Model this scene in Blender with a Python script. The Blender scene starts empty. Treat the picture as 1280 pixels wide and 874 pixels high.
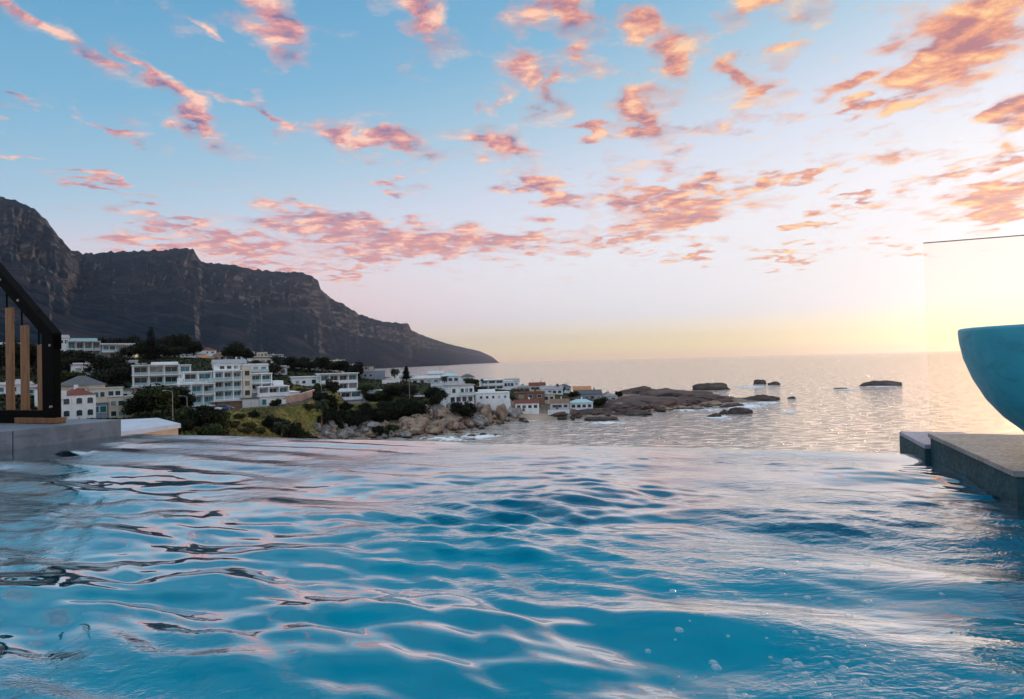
USE_HAZE=True; HAZE=3.1e-5
import bpy, bmesh, math, random
import numpy as np
from mathutils import Vector, Matrix, noise as mnoise
random.seed(7); rng = np.random.default_rng(7)
S = bpy.context.scene
COL = S.collection
R = math.radians

# ------------------------------------------------------------------ camera
ZC = 24.0                      # lens height above the sea
ZW = ZC - 0.65                 # pool water level
FPX = 782.2
PITCH = R(1.1); ROLL = math.atan(0.0255)
CF = Vector((0, math.cos(PITCH), math.sin(PITCH)))
U0 = Vector((0, -math.sin(PITCH), math.cos(PITCH))); R0 = Vector((1, 0, 0))
CR = R0*math.cos(ROLL) - U0*math.sin(ROLL)
CU = U0*math.cos(ROLL) + R0*math.sin(ROLL)
CAM = Vector((0, 0, ZC))
def ray(px, py): return CF*FPX + CR*(px-640) - CU*(py-437)
def at(px, py, D):
    d = ray(px, py); return CAM + d*(D/d.y)
def on_z(px, py, z):
    d = ray(px, py); return CAM + d*((z-ZC)/d.z)
cam = bpy.data.cameras.new('camera'); co = bpy.data.objects.new('camera', cam); COL.objects.link(co)
cam.sensor_fit = 'HORIZONTAL'; cam.sensor_width = 36; cam.lens = 36*FPX/1280
cam.clip_start = 0.05; cam.clip_end = 60000
co.matrix_world = Matrix(((CR.x, CU.x, -CF.x, 0), (CR.y, CU.y, -CF.y, 0), (CR.z, CU.z, -CF.z, ZC), (0, 0, 0, 1)))
S.camera = co
S.view_settings.view_transform = 'Standard'; S.view_settings.look = 'None'
S.view_settings.exposure = 0.05; S.view_settings.gamma = 1; S.view_settings.use_curve_mapping = False
S.render.engine = 'CYCLES'
S.cycles.use_denoising = True
S.cycles.max_bounces = 10; S.cycles.transmission_bounces = 8; S.cycles.transparent_max_bounces = 16
S.cycles.volume_bounces = 0
S.cycles.sample_clamp_indirect = 8

# ------------------------------------------------------------------ node helper
class NT:
    def __init__(s, tree): s.t = tree; s.n = tree.nodes; s.l = tree.links
    def new(s, typ, **kw):
        n = s.n.new(typ)
        for k, v in kw.items(): setattr(n, k, v)
        return n
    def put(s, sock, v):
        if hasattr(v, 'is_output'): s.l.new(v, sock)
        elif v is not None:
            if isinstance(v, (tuple, list)) and len(v) == 3 and sock.type == 'RGBA': v = (*v, 1)
            sock.default_value = v
    def m(s, op, a, b=None, c=None, clamp=False):
        n = s.new('ShaderNodeMath', operation=op, use_clamp=clamp)
        s.put(n.inputs[0], a); s.put(n.inputs[1], b)
        if c is not None: s.put(n.inputs[2], c)
        return n.outputs[0]
    def v(s, op, a, b=None, scale=None):
        n = s.new('ShaderNodeVectorMath', operation=op)
        s.put(n.inputs[0], a)
        if b is not None: s.put(n.inputs[1], b)
        if scale is not None: s.put(n.inputs['Scale'], scale)
        return n.outputs['Value'] if op in ('LENGTH', 'DOT_PRODUCT', 'DISTANCE') else n.outputs[0]
    def mr(s, x, a, b, c=0.0, d=1.0, smooth=True):
        n = s.new('ShaderNodeMapRange', interpolation_type='SMOOTHSTEP' if smooth else 'LINEAR')
        s.put(n.inputs['Value'], x); s.put(n.inputs['From Min'], a); s.put(n.inputs['From Max'], b)
        s.put(n.inputs['To Min'], c); s.put(n.inputs['To Max'], d)
        return n.outputs[0]
    def mix(s, f, a, b, blend='MIX'):
        n = s.new('ShaderNodeMix', data_type='RGBA', blend_type=blend)
        s.put(n.inputs[0], f); s.put(n.inputs[6], a); s.put(n.inputs[7], b)
        return n.outputs[2]
    def ramp(s, x, pts, interp='LINEAR'):
        n = s.new('ShaderNodeValToRGB'); cr = n.color_ramp; cr.interpolation = interp
        while len(cr.elements) < len(pts): cr.elements.new(0.5)
        for e, (p, c) in zip(cr.elements, pts): e.position = p; e.color = (*c, 1)
        s.put(n.inputs[0], x); return n.outputs[0]
    def noise(s, vec, scale, detail=4, rough=0.55, dist=0.0, lac=2.0):
        n = s.new('ShaderNodeTexNoise'); s.put(n.inputs['Vector'], vec)
        s.put(n.inputs['Scale'], scale); s.put(n.inputs['Detail'], detail); s.put(n.inputs['Roughness'], rough)
        s.put(n.inputs['Distortion'], dist); s.put(n.inputs['Lacunarity'], lac)
        return n.outputs[0]
    def xyz(s, v):
        n = s.new('ShaderNodeSeparateXYZ'); s.put(n.inputs[0], v); return n.outputs
    def comb(s, x, y, z=0.0):
        n = s.new('ShaderNodeCombineXYZ'); s.put(n.inputs[0], x); s.put(n.inputs[1], y); s.put(n.inputs[2], z); return n.outputs[0]
    def bump(s, h, strength=0.3, dist=0.1, normal=None):
        n = s.new('ShaderNodeBump'); s.put(n.inputs['Height'], h); n.inputs['Strength'].default_value = strength
        n.inputs['Distance'].default_value = dist
        if normal is not None: s.put(n.inputs['Normal'], normal)
        return n.outputs[0]
def sr(r, g, b):
    f = lambda c: (c/255/12.92 if c/255 <= .04045 else ((c/255+.055)/1.055)**2.4)
    return (f(r), f(g), f(b))

# ------------------------------------------------------------------ world : dusk sky
SUN_AZ = R(44.0); SUN_EL = R(2.5)
def build_world():
    w = bpy.data.worlds.new("World"); S.world = w; w.use_nodes = True
    t = NT(w.node_tree); t.n.clear()
    out = t.new('ShaderNodeOutputWorld'); bg = t.new('ShaderNodeBackground')
    t.l.new(bg.outputs[0], out.inputs[0])
    d = t.v('NORMALIZE', t.new('ShaderNodeTexCoord').outputs['Generated'])
    x, y, z = t.xyz(d)
    DEG = 57.29578
    az = t.m('MULTIPLY', t.m('ARCTAN2', x, y), DEG)
    el = t.m('MULTIPLY', t.m('ARCSINE', z), DEG)
    daz = t.m('ABSOLUTE', t.m('SUBTRACT', az, math.degrees(SUN_AZ)))
    daz = t.m('MINIMUM', daz, t.m('SUBTRACT', 360.0, daz))
    wv = t.m('ADD', el, t.m('MULTIPLY', t.m('MAXIMUM', t.m('SUBTRACT', daz, 7.0), 0.0), 0.2))
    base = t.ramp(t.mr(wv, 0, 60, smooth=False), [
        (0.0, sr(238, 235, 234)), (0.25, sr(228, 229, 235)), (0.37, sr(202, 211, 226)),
        (0.47, sr(158, 191, 211)), (0.57, sr(116, 171, 202)), (0.72, sr(74, 146, 188)), (0.86, (.42, .70, .86)), (1.0, (.85, 1.05, 1.2))])  # last stops: overhead and rear sky brightened beyond dusk, added fill for house fronts
    # horizon glow
    side = t.mr(daz, 15, 75)
    glow_y = t.mix(side, (1.25, 1.0, .40), (1.0, .78, .52))
    pink = t.mix(side, sr(232, 216, 216), sr(232, 200, 200))
    c = t.mix(t.m('MULTIPLY', t.mr(el, 13, 4), t.mr(daz, 30, 70)), base, pink)
    c = t.mix(t.m('MULTIPLY', t.mr(el, 4.2, 1.2), t.mr(daz, 90, 25, 0.55, 0.85)), c, glow_y)
    c = t.mix(t.mr(el, 1.1, 0.2), c, t.mix(side, (1.15, .82, .52), (.98, .70, .52)))
    # warm sun glow low on the right
    sdir = (math.sin(SUN_AZ)*math.cos(SUN_EL), math.cos(SUN_AZ)*math.cos(SUN_EL), math.sin(SUN_EL))
    dt = t.v('DOT_PRODUCT', d, sdir)
    g = t.m('POWER', t.m('MAXIMUM', dt, 0.0), 90.0)
    c = t.mix(t.m('MULTIPLY', t.m("MULTIPLY", g, 0.35), t.mr(el, 5, 2)), c, (1.15, 0.82, 0.28))
    c = t.v('ADD', c, t.v('SCALE', (0.06, 0.055, 0.05), scale=t.m("POWER", t.m("MAXIMUM", dt, 0.0), 9.0)))
    # ---- clouds: a flat layer seen in perspective, patches set by bearing and height
    zz = t.m('ADD', t.m('MAXIMUM', z, 0.0), 0.075)
    p = t.comb(t.m('DIVIDE', x, zz), t.m('DIVIDE', y, zz))
    ws = t.noise(p, 2.2, 2, 0.5)
    warp = t.v('SCALE', t.v('SUBTRACT', t.new_noise_col(p, 6.0), (0.5, 0.5, 0.5)), scale=9.0)
    ae = t.v('ADD', t.comb(az, el), t.v('MULTIPLY', warp, (1.0, 0.55, 0)))
    mask = None
    for (px, py, rx, ry, rot, wt) in PATCHES:
        dv = ray(px, py).normalized()
        a0 = math.degrees(math.atan2(dv.x, dv.y)); e0 = math.degrees(math.asin(dv.z))
        k = math.degrees(1/FPX) * (FPX/ray(px, py).length)
        mp = t.new('ShaderNodeMapping', vector_type='TEXTURE'); t.put(mp.inputs[0], ae)
        mp.inputs['Location'].default_value = (a0, e0, 0)
        mp.inputs['Rotation'].default_value = (0, 0, R(rot))
        mp.inputs['Scale'].default_value = (rx*k*1.15, ry*k*1.05, 1)
        q = t.mr(t.v('LENGTH', mp.outputs[0]), 1.5, 0.1, 0.0, wt)
        mask = q if mask is None else t.m('MAXIMUM', mask, q)
    # loose clouds beyond the part the photograph shows
    far = t.m('MAXIMUM', t.mr(el, 33, 42), t.mr(t.m('ABSOLUTE', az), 42, 55))
    far = t.m('MULTIPLY', far, t.mr(el, 3, 10))
    mask = t.m('MAXIMUM', mask, t.m('MULTIPLY', far, t.mr(ws, 0.48, 0.62, 0.0, 0.8)))
    puffs = t.m('MULTIPLY', t.mr(t.noise(t.v('ADD', p, (3.1, 7.7, 0)), 3.2, 4, 0.6), 0.5, 0.72, 0.0, 0.78), t.m('MULTIPLY', t.mr(daz, 62, 40), t.mr(el, 6.5, 10)))
    mask = t.m('MAXIMUM', mask, puffs)
    n1 = t.noise(p, 5.5, 10, 0.66, 0.35)
    fib = t.noise(t.v('MULTIPLY', t.v('ADD', p, t.v('SCALE', warp, scale=0.02)), (2.2, 9.0, 1.0)), 2.0, 6, 0.6, 0.8)
    n1 = t.m('ADD', n1, t.m('MULTIPLY', t.m('SUBTRACT', fib, 0.5), 0.24))
    n1s = t.noise(p, 5.5, 4, 0.52, 0.35)
    sx, sy = math.sin(SUN_AZ), math.cos(SUN_AZ)
    n2 = t.noise(t.v('ADD', p, (sx*0.06, sy*0.06, 0)), 5.5, 4, 0.52, 0.35)
    val = t.m('ADD', t.m('ADD', n1, t.m('MULTIPLY', mask, 0.56)), -0.71)
    dens = t.mr(val, -0.06, 0.27)
    wisp = t.mr(val, -0.17, 0.08, 0.0, 0.38)
    dens = t.m('MAXIMUM', dens, wisp)
    lit = t.mr(t.m('ADD', t.m('SUBTRACT', n1s, n2), t.m('MULTIPLY', t.m('SUBTRACT', n1, n1s), 1.3)), -0.13, 0.15, smooth=False)
    thin = t.mr(val, 0.22, 0.02)
    near = t.mr(daz, 62, 8)                     # towards the sun
    low = t.mr(el, 17, 7)
    warmth = t.m('MAXIMUM', near, t.m('MULTIPLY', low, t.mr(daz, 55, 15)))
    dark = t.mix(warmth, sr(112, 98, 140), sr(168, 96, 98))
    dark = t.mix(low, dark, sr(205, 145, 145))
    midc = t.mix(warmth, sr(212, 138, 134), sr(226, 142, 98))
    lite = t.mix(warmth, sr(252, 198, 172), sr(255, 200, 130))
    lite = t.mix(t.m('MULTIPLY', t.mr(el, 12, 7), t.mr(daz, 45, 20)), lite, sr(255, 214, 120))
    cc = t.mix(t.mr(lit, 0.5, 1.0, smooth=False), t.mix(t.mr(lit, 0, 0.5, smooth=False), dark, midc), lite)
    cc = t.mix(t.m('MULTIPLY', thin, 0.25), cc, lite)
    fade = t.m('MULTIPLY', dens, t.mr(el, 3.5, 8))
    c = t.mix(t.m('MULTIPLY', fade, 0.93), c, cc)
    # below the horizon: sea-grey
    c = t.mix(t.mr(el, -0.5, -3), c, sr(120, 110, 125))
    sky = t.new('ShaderNodeTexSky', sky_type='NISHITA'); sky.sun_disc = False
    sky.sun_elevation = SUN_EL; sky.sun_rotation = SUN_AZ
    sky.altitude = 20; sky.dust_density = 1.5
    sc = t.v('MINIMUM', t.v('SCALE', sky.outputs[0], scale=0.05), (0.03, 0.035, 0.05))
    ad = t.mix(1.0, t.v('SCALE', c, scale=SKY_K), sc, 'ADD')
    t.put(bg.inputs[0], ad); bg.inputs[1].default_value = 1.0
    w.cycles.sampling_method = 'MANUAL'; w.cycles.sample_map_resolution = 512
def _nc(s, vec, scale):
    n = s.new('ShaderNodeTexNoise'); s.put(n.inputs['Vector'], vec); n.inputs['Scale'].default_value = scale
    n.inputs['Detail'].default_value = 4; return n.outputs['Color']
NT.new_noise_col = _nc
SKY_K = 1.05
PATCHES = [ # px, py, rx, ry, tilt, weight
 (60,42,85,13,-20,.8),(185,80,30,10,-20,.85),(335,30,40,55,25,.95),(355,75,22,22,20,.9),(255,42,26,8,-40,.75),
 (225,115,45,14,-15,.9),(245,150,40,22,-35,.95),(140,158,38,10,-8,.9),(120,228,44,6,-6,.85),(300,125,40,10,-10,.7),
 (335,150,42,10,-22,.85),(460,177,78,17,-6,1.0),(10,133,12,8,0,.7),(30,198,40,5,0,.6),
 (530,22,42,30,-25,.95),(628,183,46,20,-10,1.0),(688,236,48,16,-16,1.0),(480,228,30,9,0,.85),
 (655,95,40,20,-25,.8),(690,110,20,32,10,.8),(625,128,14,20,-20,.6),(600,130,10,14,0,.6),(705,12,45,36,-40,.95),
 (800,40,40,22,-25,.95),(845,75,32,36,30,1.0),(805,145,40,28,-10,1.05),(745,166,48,9,-8,.9),(820,205,40,12,0,.8),(840,182,30,7,0,.7),
 (915,85,22,26,-20,.95),(935,110,22,20,0,.9),(950,8,55,16,8,.95),(985,65,35,12,0,.6),
 (1055,103,32,13,10,1.0),(1083,130,26,9,12,.95),(1140,95,50,32,25,1.0),(1215,45,90,50,38,1.1),(1140,130,22,10,0,.9),
 (1270,138,35,22,25,1.0),(1240,245,55,20,12,1.05),(1190,215,45,9,12,.9),(1270,188,22,10,10,.85),(1265,262,40,12,5,.95),
 (800,245,60,14,0,.95),(860,258,90,20,3,.95),(880,230,40,12,-5,.9),(830,280,90,14,4,.95),(960,235,40,12,8,.95),(1015,221,36,9,8,.95),
 (420,285,100,20,-4,1.0),(530,300,120,22,-2,1.05),(640,300,75,16,-3,.98),(470,318,90,12,0,.9),(380,258,60,10,-5,.8),
 (210,275,70,9,-2,.8),(190,300,50,12,0,.9),(300,305,80,15,-4,.95),(330,330,80,9,-3,.85),(428,342,36,7,4,1.0),(760,300,60,9,0,.75),
 (1010,284,30,10,2,1.0),(1062,247,28,7,2,.9),(862,320,26,9,5,.9),(985,321,40,7,0,.85),(1120,313,22,5,0,.7),(1050,270,30,5,0,.6),(810,318,22,5,0,.6),
]
build_world()
sl = bpy.data.lights.new('sun', 'SUN'); so = bpy.data.objects.new('sun', sl); COL.objects.link(so)
sl.energy = 1.3; sl.angle = R(5); sl.color = (1.0, 0.68, 0.40)
so.rotation_euler = Vector((-math.sin(SUN_AZ)*math.cos(SUN_EL), -math.cos(SUN_AZ)*math.cos(SUN_EL), -math.sin(SUN_EL))).to_track_quat('-Z', 'Y').to_euler()
so.location = (60, 80, 60)

# ------------------------------------------------------------------ materials
MATS = {}
def mat(name):
    m = bpy.data.materials.new(name); m.use_nodes = True; MATS[name] = m
    t = NT(m.node_tree); return m, t, t.n['Principled BSDF'], t.n['Material Output']
def pos(t):  return t.new('ShaderNodeNewGeometry').outputs['Position']
def obj_co(t): return t.new('ShaderNodeTexCoord').outputs['Object']
def simple(name, col, rough=0.7, var=0.15, scale=1.5, bump=0.0, metallic=0.0, spec=None, use_obj=True, bscale=None):
    m, t, b, o = mat(name)
    v = obj_co(t) if use_obj else pos(t)
    n = t.noise(v, scale, 5, 0.6)
    lo = tuple(c*(1-var*1.6) for c in col); hi = tuple(min(1, c*(1+var*1.2)) for c in col)
    t.put(b.inputs['Base Color'], t.mix(t.mr(n, 0.3, 0.7), lo, hi))
    b.inputs['Roughness'].default_value = rough; b.inputs['Metallic'].default_value = metallic
    if spec is not None: b.inputs['Specular IOR Level'].default_value = spec
    if bump:
        t.put(b.inputs['Normal'], t.bump(t.noise(v, bscale or scale*6, 6, 0.6), bump, 0.05))
    return m
# ------------------------------------------------------------------ mesh helper
class MB:
    def __init__(s): s.v = []; s.f = []; s.mi = []; s.cur = 0
    def face(s, *vs):
        b = len(s.v); s.v += [tuple(p) for p in vs]; s.f.append(tuple(range(b, b+len(vs)))); s.mi.append(s.cur)
    def box(s, x0, x1, y0, y1, z0, z1):
        b = len(s.v)
        s.v += [(x0,y0,z0),(x1,y0,z0),(x1,y1,z0),(x0,y1,z0),(x0,y0,z1),(x1,y0,z1),(x1,y1,z1),(x0,y1,z1)]
        for q in ((3,2,1,0),(4,5,6,7),(0,1,5,4),(1,2,6,5),(2,3,7,6),(3,0,4,7)):
            s.f.append(tuple(b+i for i in q)); s.mi.append(s.cur)
        return s
    def bar(s, p, q, w, h=None, up=(0,0,1)):
        p = Vector(p); q = Vector(q); h = h or w
        d = (q-p).normalized(); sd = d.cross(Vector(up))
        if sd.length < 1e-4: sd = d.cross(Vector((0,1,0)))
        sd.normalize(); u = sd.cross(d)
        b = len(s.v)
        for e in (p, q):
            for a, c in ((-1,-1),(1,-1),(1,1),(-1,1)): s.v.append(tuple(e + sd*(a*w/2) + u*(c*h/2)))
        for f in ((3,2,1,0),(4,5,6,7),(0,1,5,4),(1,2,6,5),(2,3,7,6),(3,0,4,7)):
            s.f.append(tuple(b+i for i in f)); s.mi.append(s.cur)
        return s
    def tube(s, pts, radii, n=8):
        pts = [Vector(p) for p in pts]; b0 = len(s.v)
        for i, p in enumerate(pts):
            d = (pts[min(i+1, len(pts)-1)] - pts[max(i-1, 0)]).normalized()
            a = d.cross(Vector((0,0,1)))
            if a.length < 1e-3: a = Vector((1,0,0))
            a.normalize(); c = a.cross(d)
            for k in range(n):
                th = 2*math.pi*k/n; s.v.append(tuple(p + (a*math.cos(th)+c*math.sin(th))*radii[i]))
        for i in range(len(pts)-1):
            for k in range(n):
                k2 = (k+1) % n
                s.f.append((b0+i*n+k, b0+i*n+k2, b0+(i+1)*n+k2, b0+(i+1)*n+k)); s.mi.append(s.cur)
        s.f.append(tuple(b0+k for k in range(n))[::-1]); s.mi.append(s.cur)
        s.f.append(tuple(b0+(len(pts)-1)*n+k for k in range(n))); s.mi.append(s.cur)
        return s
    def prism(s, poly, z0, z1):
        b = len(s.v); n = len(poly)
        s.v += [(p[0], p[1], z0) for p in poly] + [(p[0], p[1], z1) for p in poly]
        s.f.append(tuple(range(b+n-1, b-1, -1))); s.f.append(tuple(range(b+n, b+2*n))); s.mi += [s.cur]*2
        for i in range(n):
            j = (i+1) % n; s.f.append((b+i, b+j, b+n+j, b+n+i)); s.mi.append(s.cur)
        return s
    def prism_xz(s, poly, y0, y1):
        b = len(s.v); n = len(poly)
        s.v += [(p[0], y0, p[1]) for p in poly] + [(p[0], y1, p[1]) for p in poly]
        s.f.append(tuple(range(b, b+n))); s.f.append(tuple(range(b+2*n-1, b+n-1, -1))); s.mi += [s.cur]*2
        for i in range(n):
            j = (i+1) % n; s.f.append((b+j, b+i, b+n+i, b+n+j)); s.mi.append(s.cur)
        return s
    def mesh(s, name, mats, smooth=False):
        me = bpy.data.meshes.new(name); me.from_pydata(s.v, [], s.f)
        for m in (mats if isinstance(mats, (list, tuple)) else [mats]): me.materials.append(m)
        if any(s.mi): me.polygons.foreach_set('material_index', s.mi)
        if smooth: me.polygons.foreach_set('use_smooth', [True]*len(me.polygons))
        me.update(); return me
    def build(s, name, mats, parent=None, loc=(0,0,0), rz=0.0, smooth=False, bevel=0.0):
        return link(name, s.mesh(name, mats, smooth), parent, loc, rz, bevel)
def link(name, me, parent=None, loc=(0,0,0), rz=0.0, bevel=0.0):
    o = bpy.data.objects.new(name, me); COL.objects.link(o); o.parent = parent
    o.location = loc; o.rotation_euler = (0, 0, rz)
    if bevel:
        b = o.modifiers.new('bevel', 'BEVEL'); b.width = bevel; b.segments = 2; b.limit_method = 'ANGLE'
    return o
def tag(o, label=None, cat=None, group=None, kind=None):
    if label: o['label'] = label
    if cat: o['category'] = cat
    if group: o['group'] = group
    if kind: o['kind'] = kind
    return o
def thing(name, loc, rz, label, cat, group=None):
    o = bpy.data.objects.new(name, None); COL.objects.link(o); o.location = loc; o.rotation_euler = (0,0,rz)
    o.empty_display_size = 0.5
    return tag(o, label, cat, group)
def grid_mesh(name, X, Y, Z, mats, smooth=True):
    ny, nx = X.shape
    v = np.stack([X.ravel(), Y.ravel(), Z.ravel()], 1).astype(np.float32)
    i = np.arange(nx*ny).reshape(ny, nx)
    q = np.stack([i[:-1,:-1], i[:-1,1:], i[1:,1:], i[1:,:-1]], -1).reshape(-1, 4).astype(np.int32)
    me = bpy.data.meshes.new(name)
    me.vertices.add(len(v)); me.vertices.foreach_set('co', v.ravel())
    me.loops.add(q.size); me.loops.foreach_set('vertex_index', q.ravel())
    me.polygons.add(len(q)); me.polygons.foreach_set('loop_start', np.arange(0, q.size, 4, dtype=np.int32))
    me.polygons.foreach_set('loop_total', np.full(len(q), 4, np.int32))
    me.update(calc_edges=True); me.validate()
    if smooth: me.polygons.foreach_set('use_smooth', np.ones(len(me.polygons), bool))
    for m in (mats if isinstance(mats, (list, tuple)) else [mats]): me.materials.append(m)
    return me
def fbm2(X, Y, seed, octaves=5, rough=0.5):
    """cheap value noise on numpy arrays"""
    r = np.random.default_rng(seed); T = r.random((256, 256)); out = np.zeros_like(X, dtype=float); a = 1.0; tot = 0
    for k in range(octaves):
        xs = X*2**k + 17.3*k; ys = Y*2**k + 9.1*k
        xi = np.floor(xs).astype(int); yi = np.floor(ys).astype(int); fx = xs-xi; fy = ys-yi
        fx = fx*fx*(3-2*fx); fy = fy*fy*(3-2*fy)
        g = lambda i, j: T[(yi+j) % 256, (xi+i) % 256]
        out += a*((g(0,0)*(1-fx)+g(1,0)*fx)*(1-fy)+(g(0,1)*(1-fx)+g(1,1)*fx)*fy); tot += a; a *= rough
    return out/tot
# ================================================================== setting
def gauss(x, m, s): return np.exp(-((x-m)/s)**2)
# ---- materials
def sea_material():
    m, t, b, o = mat('sea_water')
    p = pos(t)
    ps = t.v('MULTIPLY', p, (0.34, 0.9, 1.0))
    n1 = t.noise(ps, 0.16, 3, 0.6, 0.4); n2 = t.noise(ps, 0.55, 4, 0.65, 0.3); n3 = t.noise(ps, 0.035, 2, 0.5)
    rp = t.m('POWER', t.mr(n2, 0.42, 0.8), 1.5)
    h = t.m('ADD', t.m('ADD', t.m('MULTIPLY', n1, 1.4), t.m('MULTIPLY', rp, 2.6)), t.m('MULTIPLY', n3, 2.0))
    t.n.remove(b)
    nrm = t.bump(h, 1.0, 0.6)
    fr = t.new('ShaderNodeFresnel'); fr.inputs[0].default_value = 1.6; t.put(fr.inputs['Normal'], nrm)
    df = t.new('ShaderNodeBsdfDiffuse'); df.inputs[0].default_value = (0.02, 0.04, 0.055, 1)
    gl = t.new('ShaderNodeBsdfGlossy'); gl.inputs['Roughness'].default_value = 0.09; t.put(gl.inputs['Normal'], nrm)
    gl.inputs[0].default_value = (1, .91, .84, 1)
    mx = t.new('ShaderNodeMixShader'); t.put(mx.inputs[0], t.m('ADD', fr.outputs[0], 0.55, clamp=True))
    t.l.new(df.outputs[0], mx.inputs[1]); t.l.new(gl.outputs[0], mx.inputs[2]); t.l.new(mx.outputs[0], o.inputs[0])
    # foam drift near the rocks: patchy white
    return m
M_SEA = sea_material()
def pool_materials():
    m, t, b, o = mat('pool_plaster')
    v = obj_co(t)
    n = t.noise(v, 1.3, 4, 0.6)
    br = t.new('ShaderNodeTexBrick'); t.put(br.inputs['Vector'], v)
    br.offset = 0; br.inputs['Scale'].default_value = 1.0
    br.inputs['Brick Width'].default_value = 0.05; br.inputs['Row Height'].default_value = 0.05; br.inputs['Mortar Size'].default_value = 0.002
    c = t.mix(t.mr(n, 0.3, 0.7), (0.0, 0.43, 0.60), (0.0, 0.53, 0.70))
    c = t.mix(br.outputs['Fac'], c, (0.02, 0.40, 0.58))
    t.put(b.inputs['Base Color'], c); b.inputs['Roughness'].default_value = 0.5
    m2, t2, b2, o2 = mat('pool_water')
    t2.n.remove(b2)
    p = pos(t2)
    nn = t2.noise(t2.v('MULTIPLY', p, (1.0, 1.6, 1)), 16, 4, 0.6, 0.6); nb = t2.noise(p, 55, 2, 0.5)
    patch = t2.mr(t2.noise(p, 1.1, 3, 0.5), 0.42, 0.66)
    bh = t2.m('ADD', t2.m('MULTIPLY', nn, patch), t2.m('MULTIPLY', t2.m('MULTIPLY', nb, 0.12), patch))
    mpp = t2.new('ShaderNodeMapping'); t2.put(mpp.inputs[0], p); mpp.inputs['Rotation'].default_value = (0, 0, math.radians(18)); mpp.inputs['Scale'].default_value = (3.4, 9.5, 1)
    fine = t2.noise(mpp.outputs[0], 1.3, 4, 0.62, 0.5)
    calm = t2.mr(t2.noise(p, 0.55, 3, 0.5), 0.40, 0.64, 0.04, 1.0)
    bh = t2.m('ADD', bh, t2.m('MULTIPLY', t2.m('MULTIPLY', fine, calm), 1.1))
    nrm = t2.bump(bh, 0.34, 0.02)
    fr = t2.new('ShaderNodeFresnel'); fr.inputs[0].default_value = 1.55; t2.put(fr.inputs['Normal'], nrm)
    gl = t2.new('ShaderNodeBsdfGlossy'); gl.inputs['Roughness'].default_value = 0.02; t2.put(gl.inputs['Normal'], nrm)
    rf = t2.new('ShaderNodeBsdfRefraction'); rf.inputs['IOR'].default_value = 1.33; rf.inputs['Roughness'].default_value = 0.0
    rf.inputs['Color'].default_value = (0.5, 0.97, 1.0, 1); t2.put(rf.inputs['Normal'], nrm)
    mx = t2.new('ShaderNodeMixShader'); t2.put(mx.inputs[0], t2.mr(fr.outputs[0], 0.06, 0.31, 0.0, 0.90))
    t2.l.new(rf.outputs[0], mx.inputs[1]); t2.l.new(gl.outputs[0], mx.inputs[2]); t2.l.new(mx.outputs[0], o2.inputs[0])
    return m, m2
M_POOL, M_PWATER = pool_materials()
def terrain_material():
    m, t, b, o = mat('hillside_ground')
    p = pos(t)
    at_ = t.new('ShaderNodeAttribute'); at_.attribute_name = 'cover'
    cv = t.xyz(at_.outputs['Color'])            # r rock, g grass, b sand
    n = t.noise(p, 0.09, 6, 0.65); n2 = t.noise(p, 0.7, 5, 0.6); n3 = t.noise(p, 3.0, 3, 0.6)
    scrub = t.mix(t.mr(n2, 0.35, 0.65), (0.012, 0.022, 0.010), (0.045, 0.052, 0.02))
    grass = t.mix(t.mr(n2, 0.3, 0.7), (0.11, 0.13, 0.028), (0.29, 0.24, 0.075))
    grass = t.mix(t.mr(n, 0.5, 0.62), grass, (0.33, 0.20, 0.09))
    rock = t.mix(t.mr(n2, 0.3, 0.7), (0.12, 0.10, 0.085), (0.34, 0.27, 0.22))
    c = t.mix(cv[1], scrub, grass); c = t.mix(cv[0], c, rock); c = t.mix(cv[2], c, (0.42, 0.33, 0.26))
    t.put(b.inputs['Base Color'], c); b.inputs['Roughness'].default_value = 0.95; b.inputs['Specular IOR Level'].default_value = 0.1
    t.put(b.inputs['Normal'], t.bump(t.m('ADD', n2, t.m('MULTIPLY', n3, 0.4)), 0.8, 0.8))
    return m
def mountain_material():
    m, t, b, o = mat('mountain_rock')
    g = t.new('ShaderNodeNewGeometry'); p = g.outputs['Position']
    nz = t.xyz(g.outputs['Normal'])[2]; z = t.xyz(p)[2]
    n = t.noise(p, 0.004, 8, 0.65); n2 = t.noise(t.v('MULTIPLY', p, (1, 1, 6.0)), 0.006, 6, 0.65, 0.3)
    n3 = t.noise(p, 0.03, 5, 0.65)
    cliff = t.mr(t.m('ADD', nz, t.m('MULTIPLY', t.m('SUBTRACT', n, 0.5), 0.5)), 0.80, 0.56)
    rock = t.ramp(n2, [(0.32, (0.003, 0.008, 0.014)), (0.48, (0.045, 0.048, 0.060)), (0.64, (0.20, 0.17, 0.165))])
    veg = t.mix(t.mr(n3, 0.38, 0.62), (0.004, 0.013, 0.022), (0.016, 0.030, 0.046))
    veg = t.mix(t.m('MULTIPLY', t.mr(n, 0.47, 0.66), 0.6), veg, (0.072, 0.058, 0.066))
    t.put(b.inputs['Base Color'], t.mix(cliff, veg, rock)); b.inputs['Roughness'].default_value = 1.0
    b.inputs['Specular IOR Level'].default_value = 0.0
    t.put(b.inputs['Normal'], t.bump(t.m('ADD', n2, n3), 0.9, 25.0))
    return m
M_TERR = terrain_material(); M_MTN = mountain_material()

# ---- sea
sm = MB(); sm.face((-15000, -600, 0), (15000, -600, 0), (15000, 31000, 0), (-15000, 31000, 0))
tag(sm.build('sea', M_SEA), kind='structure')

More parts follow.
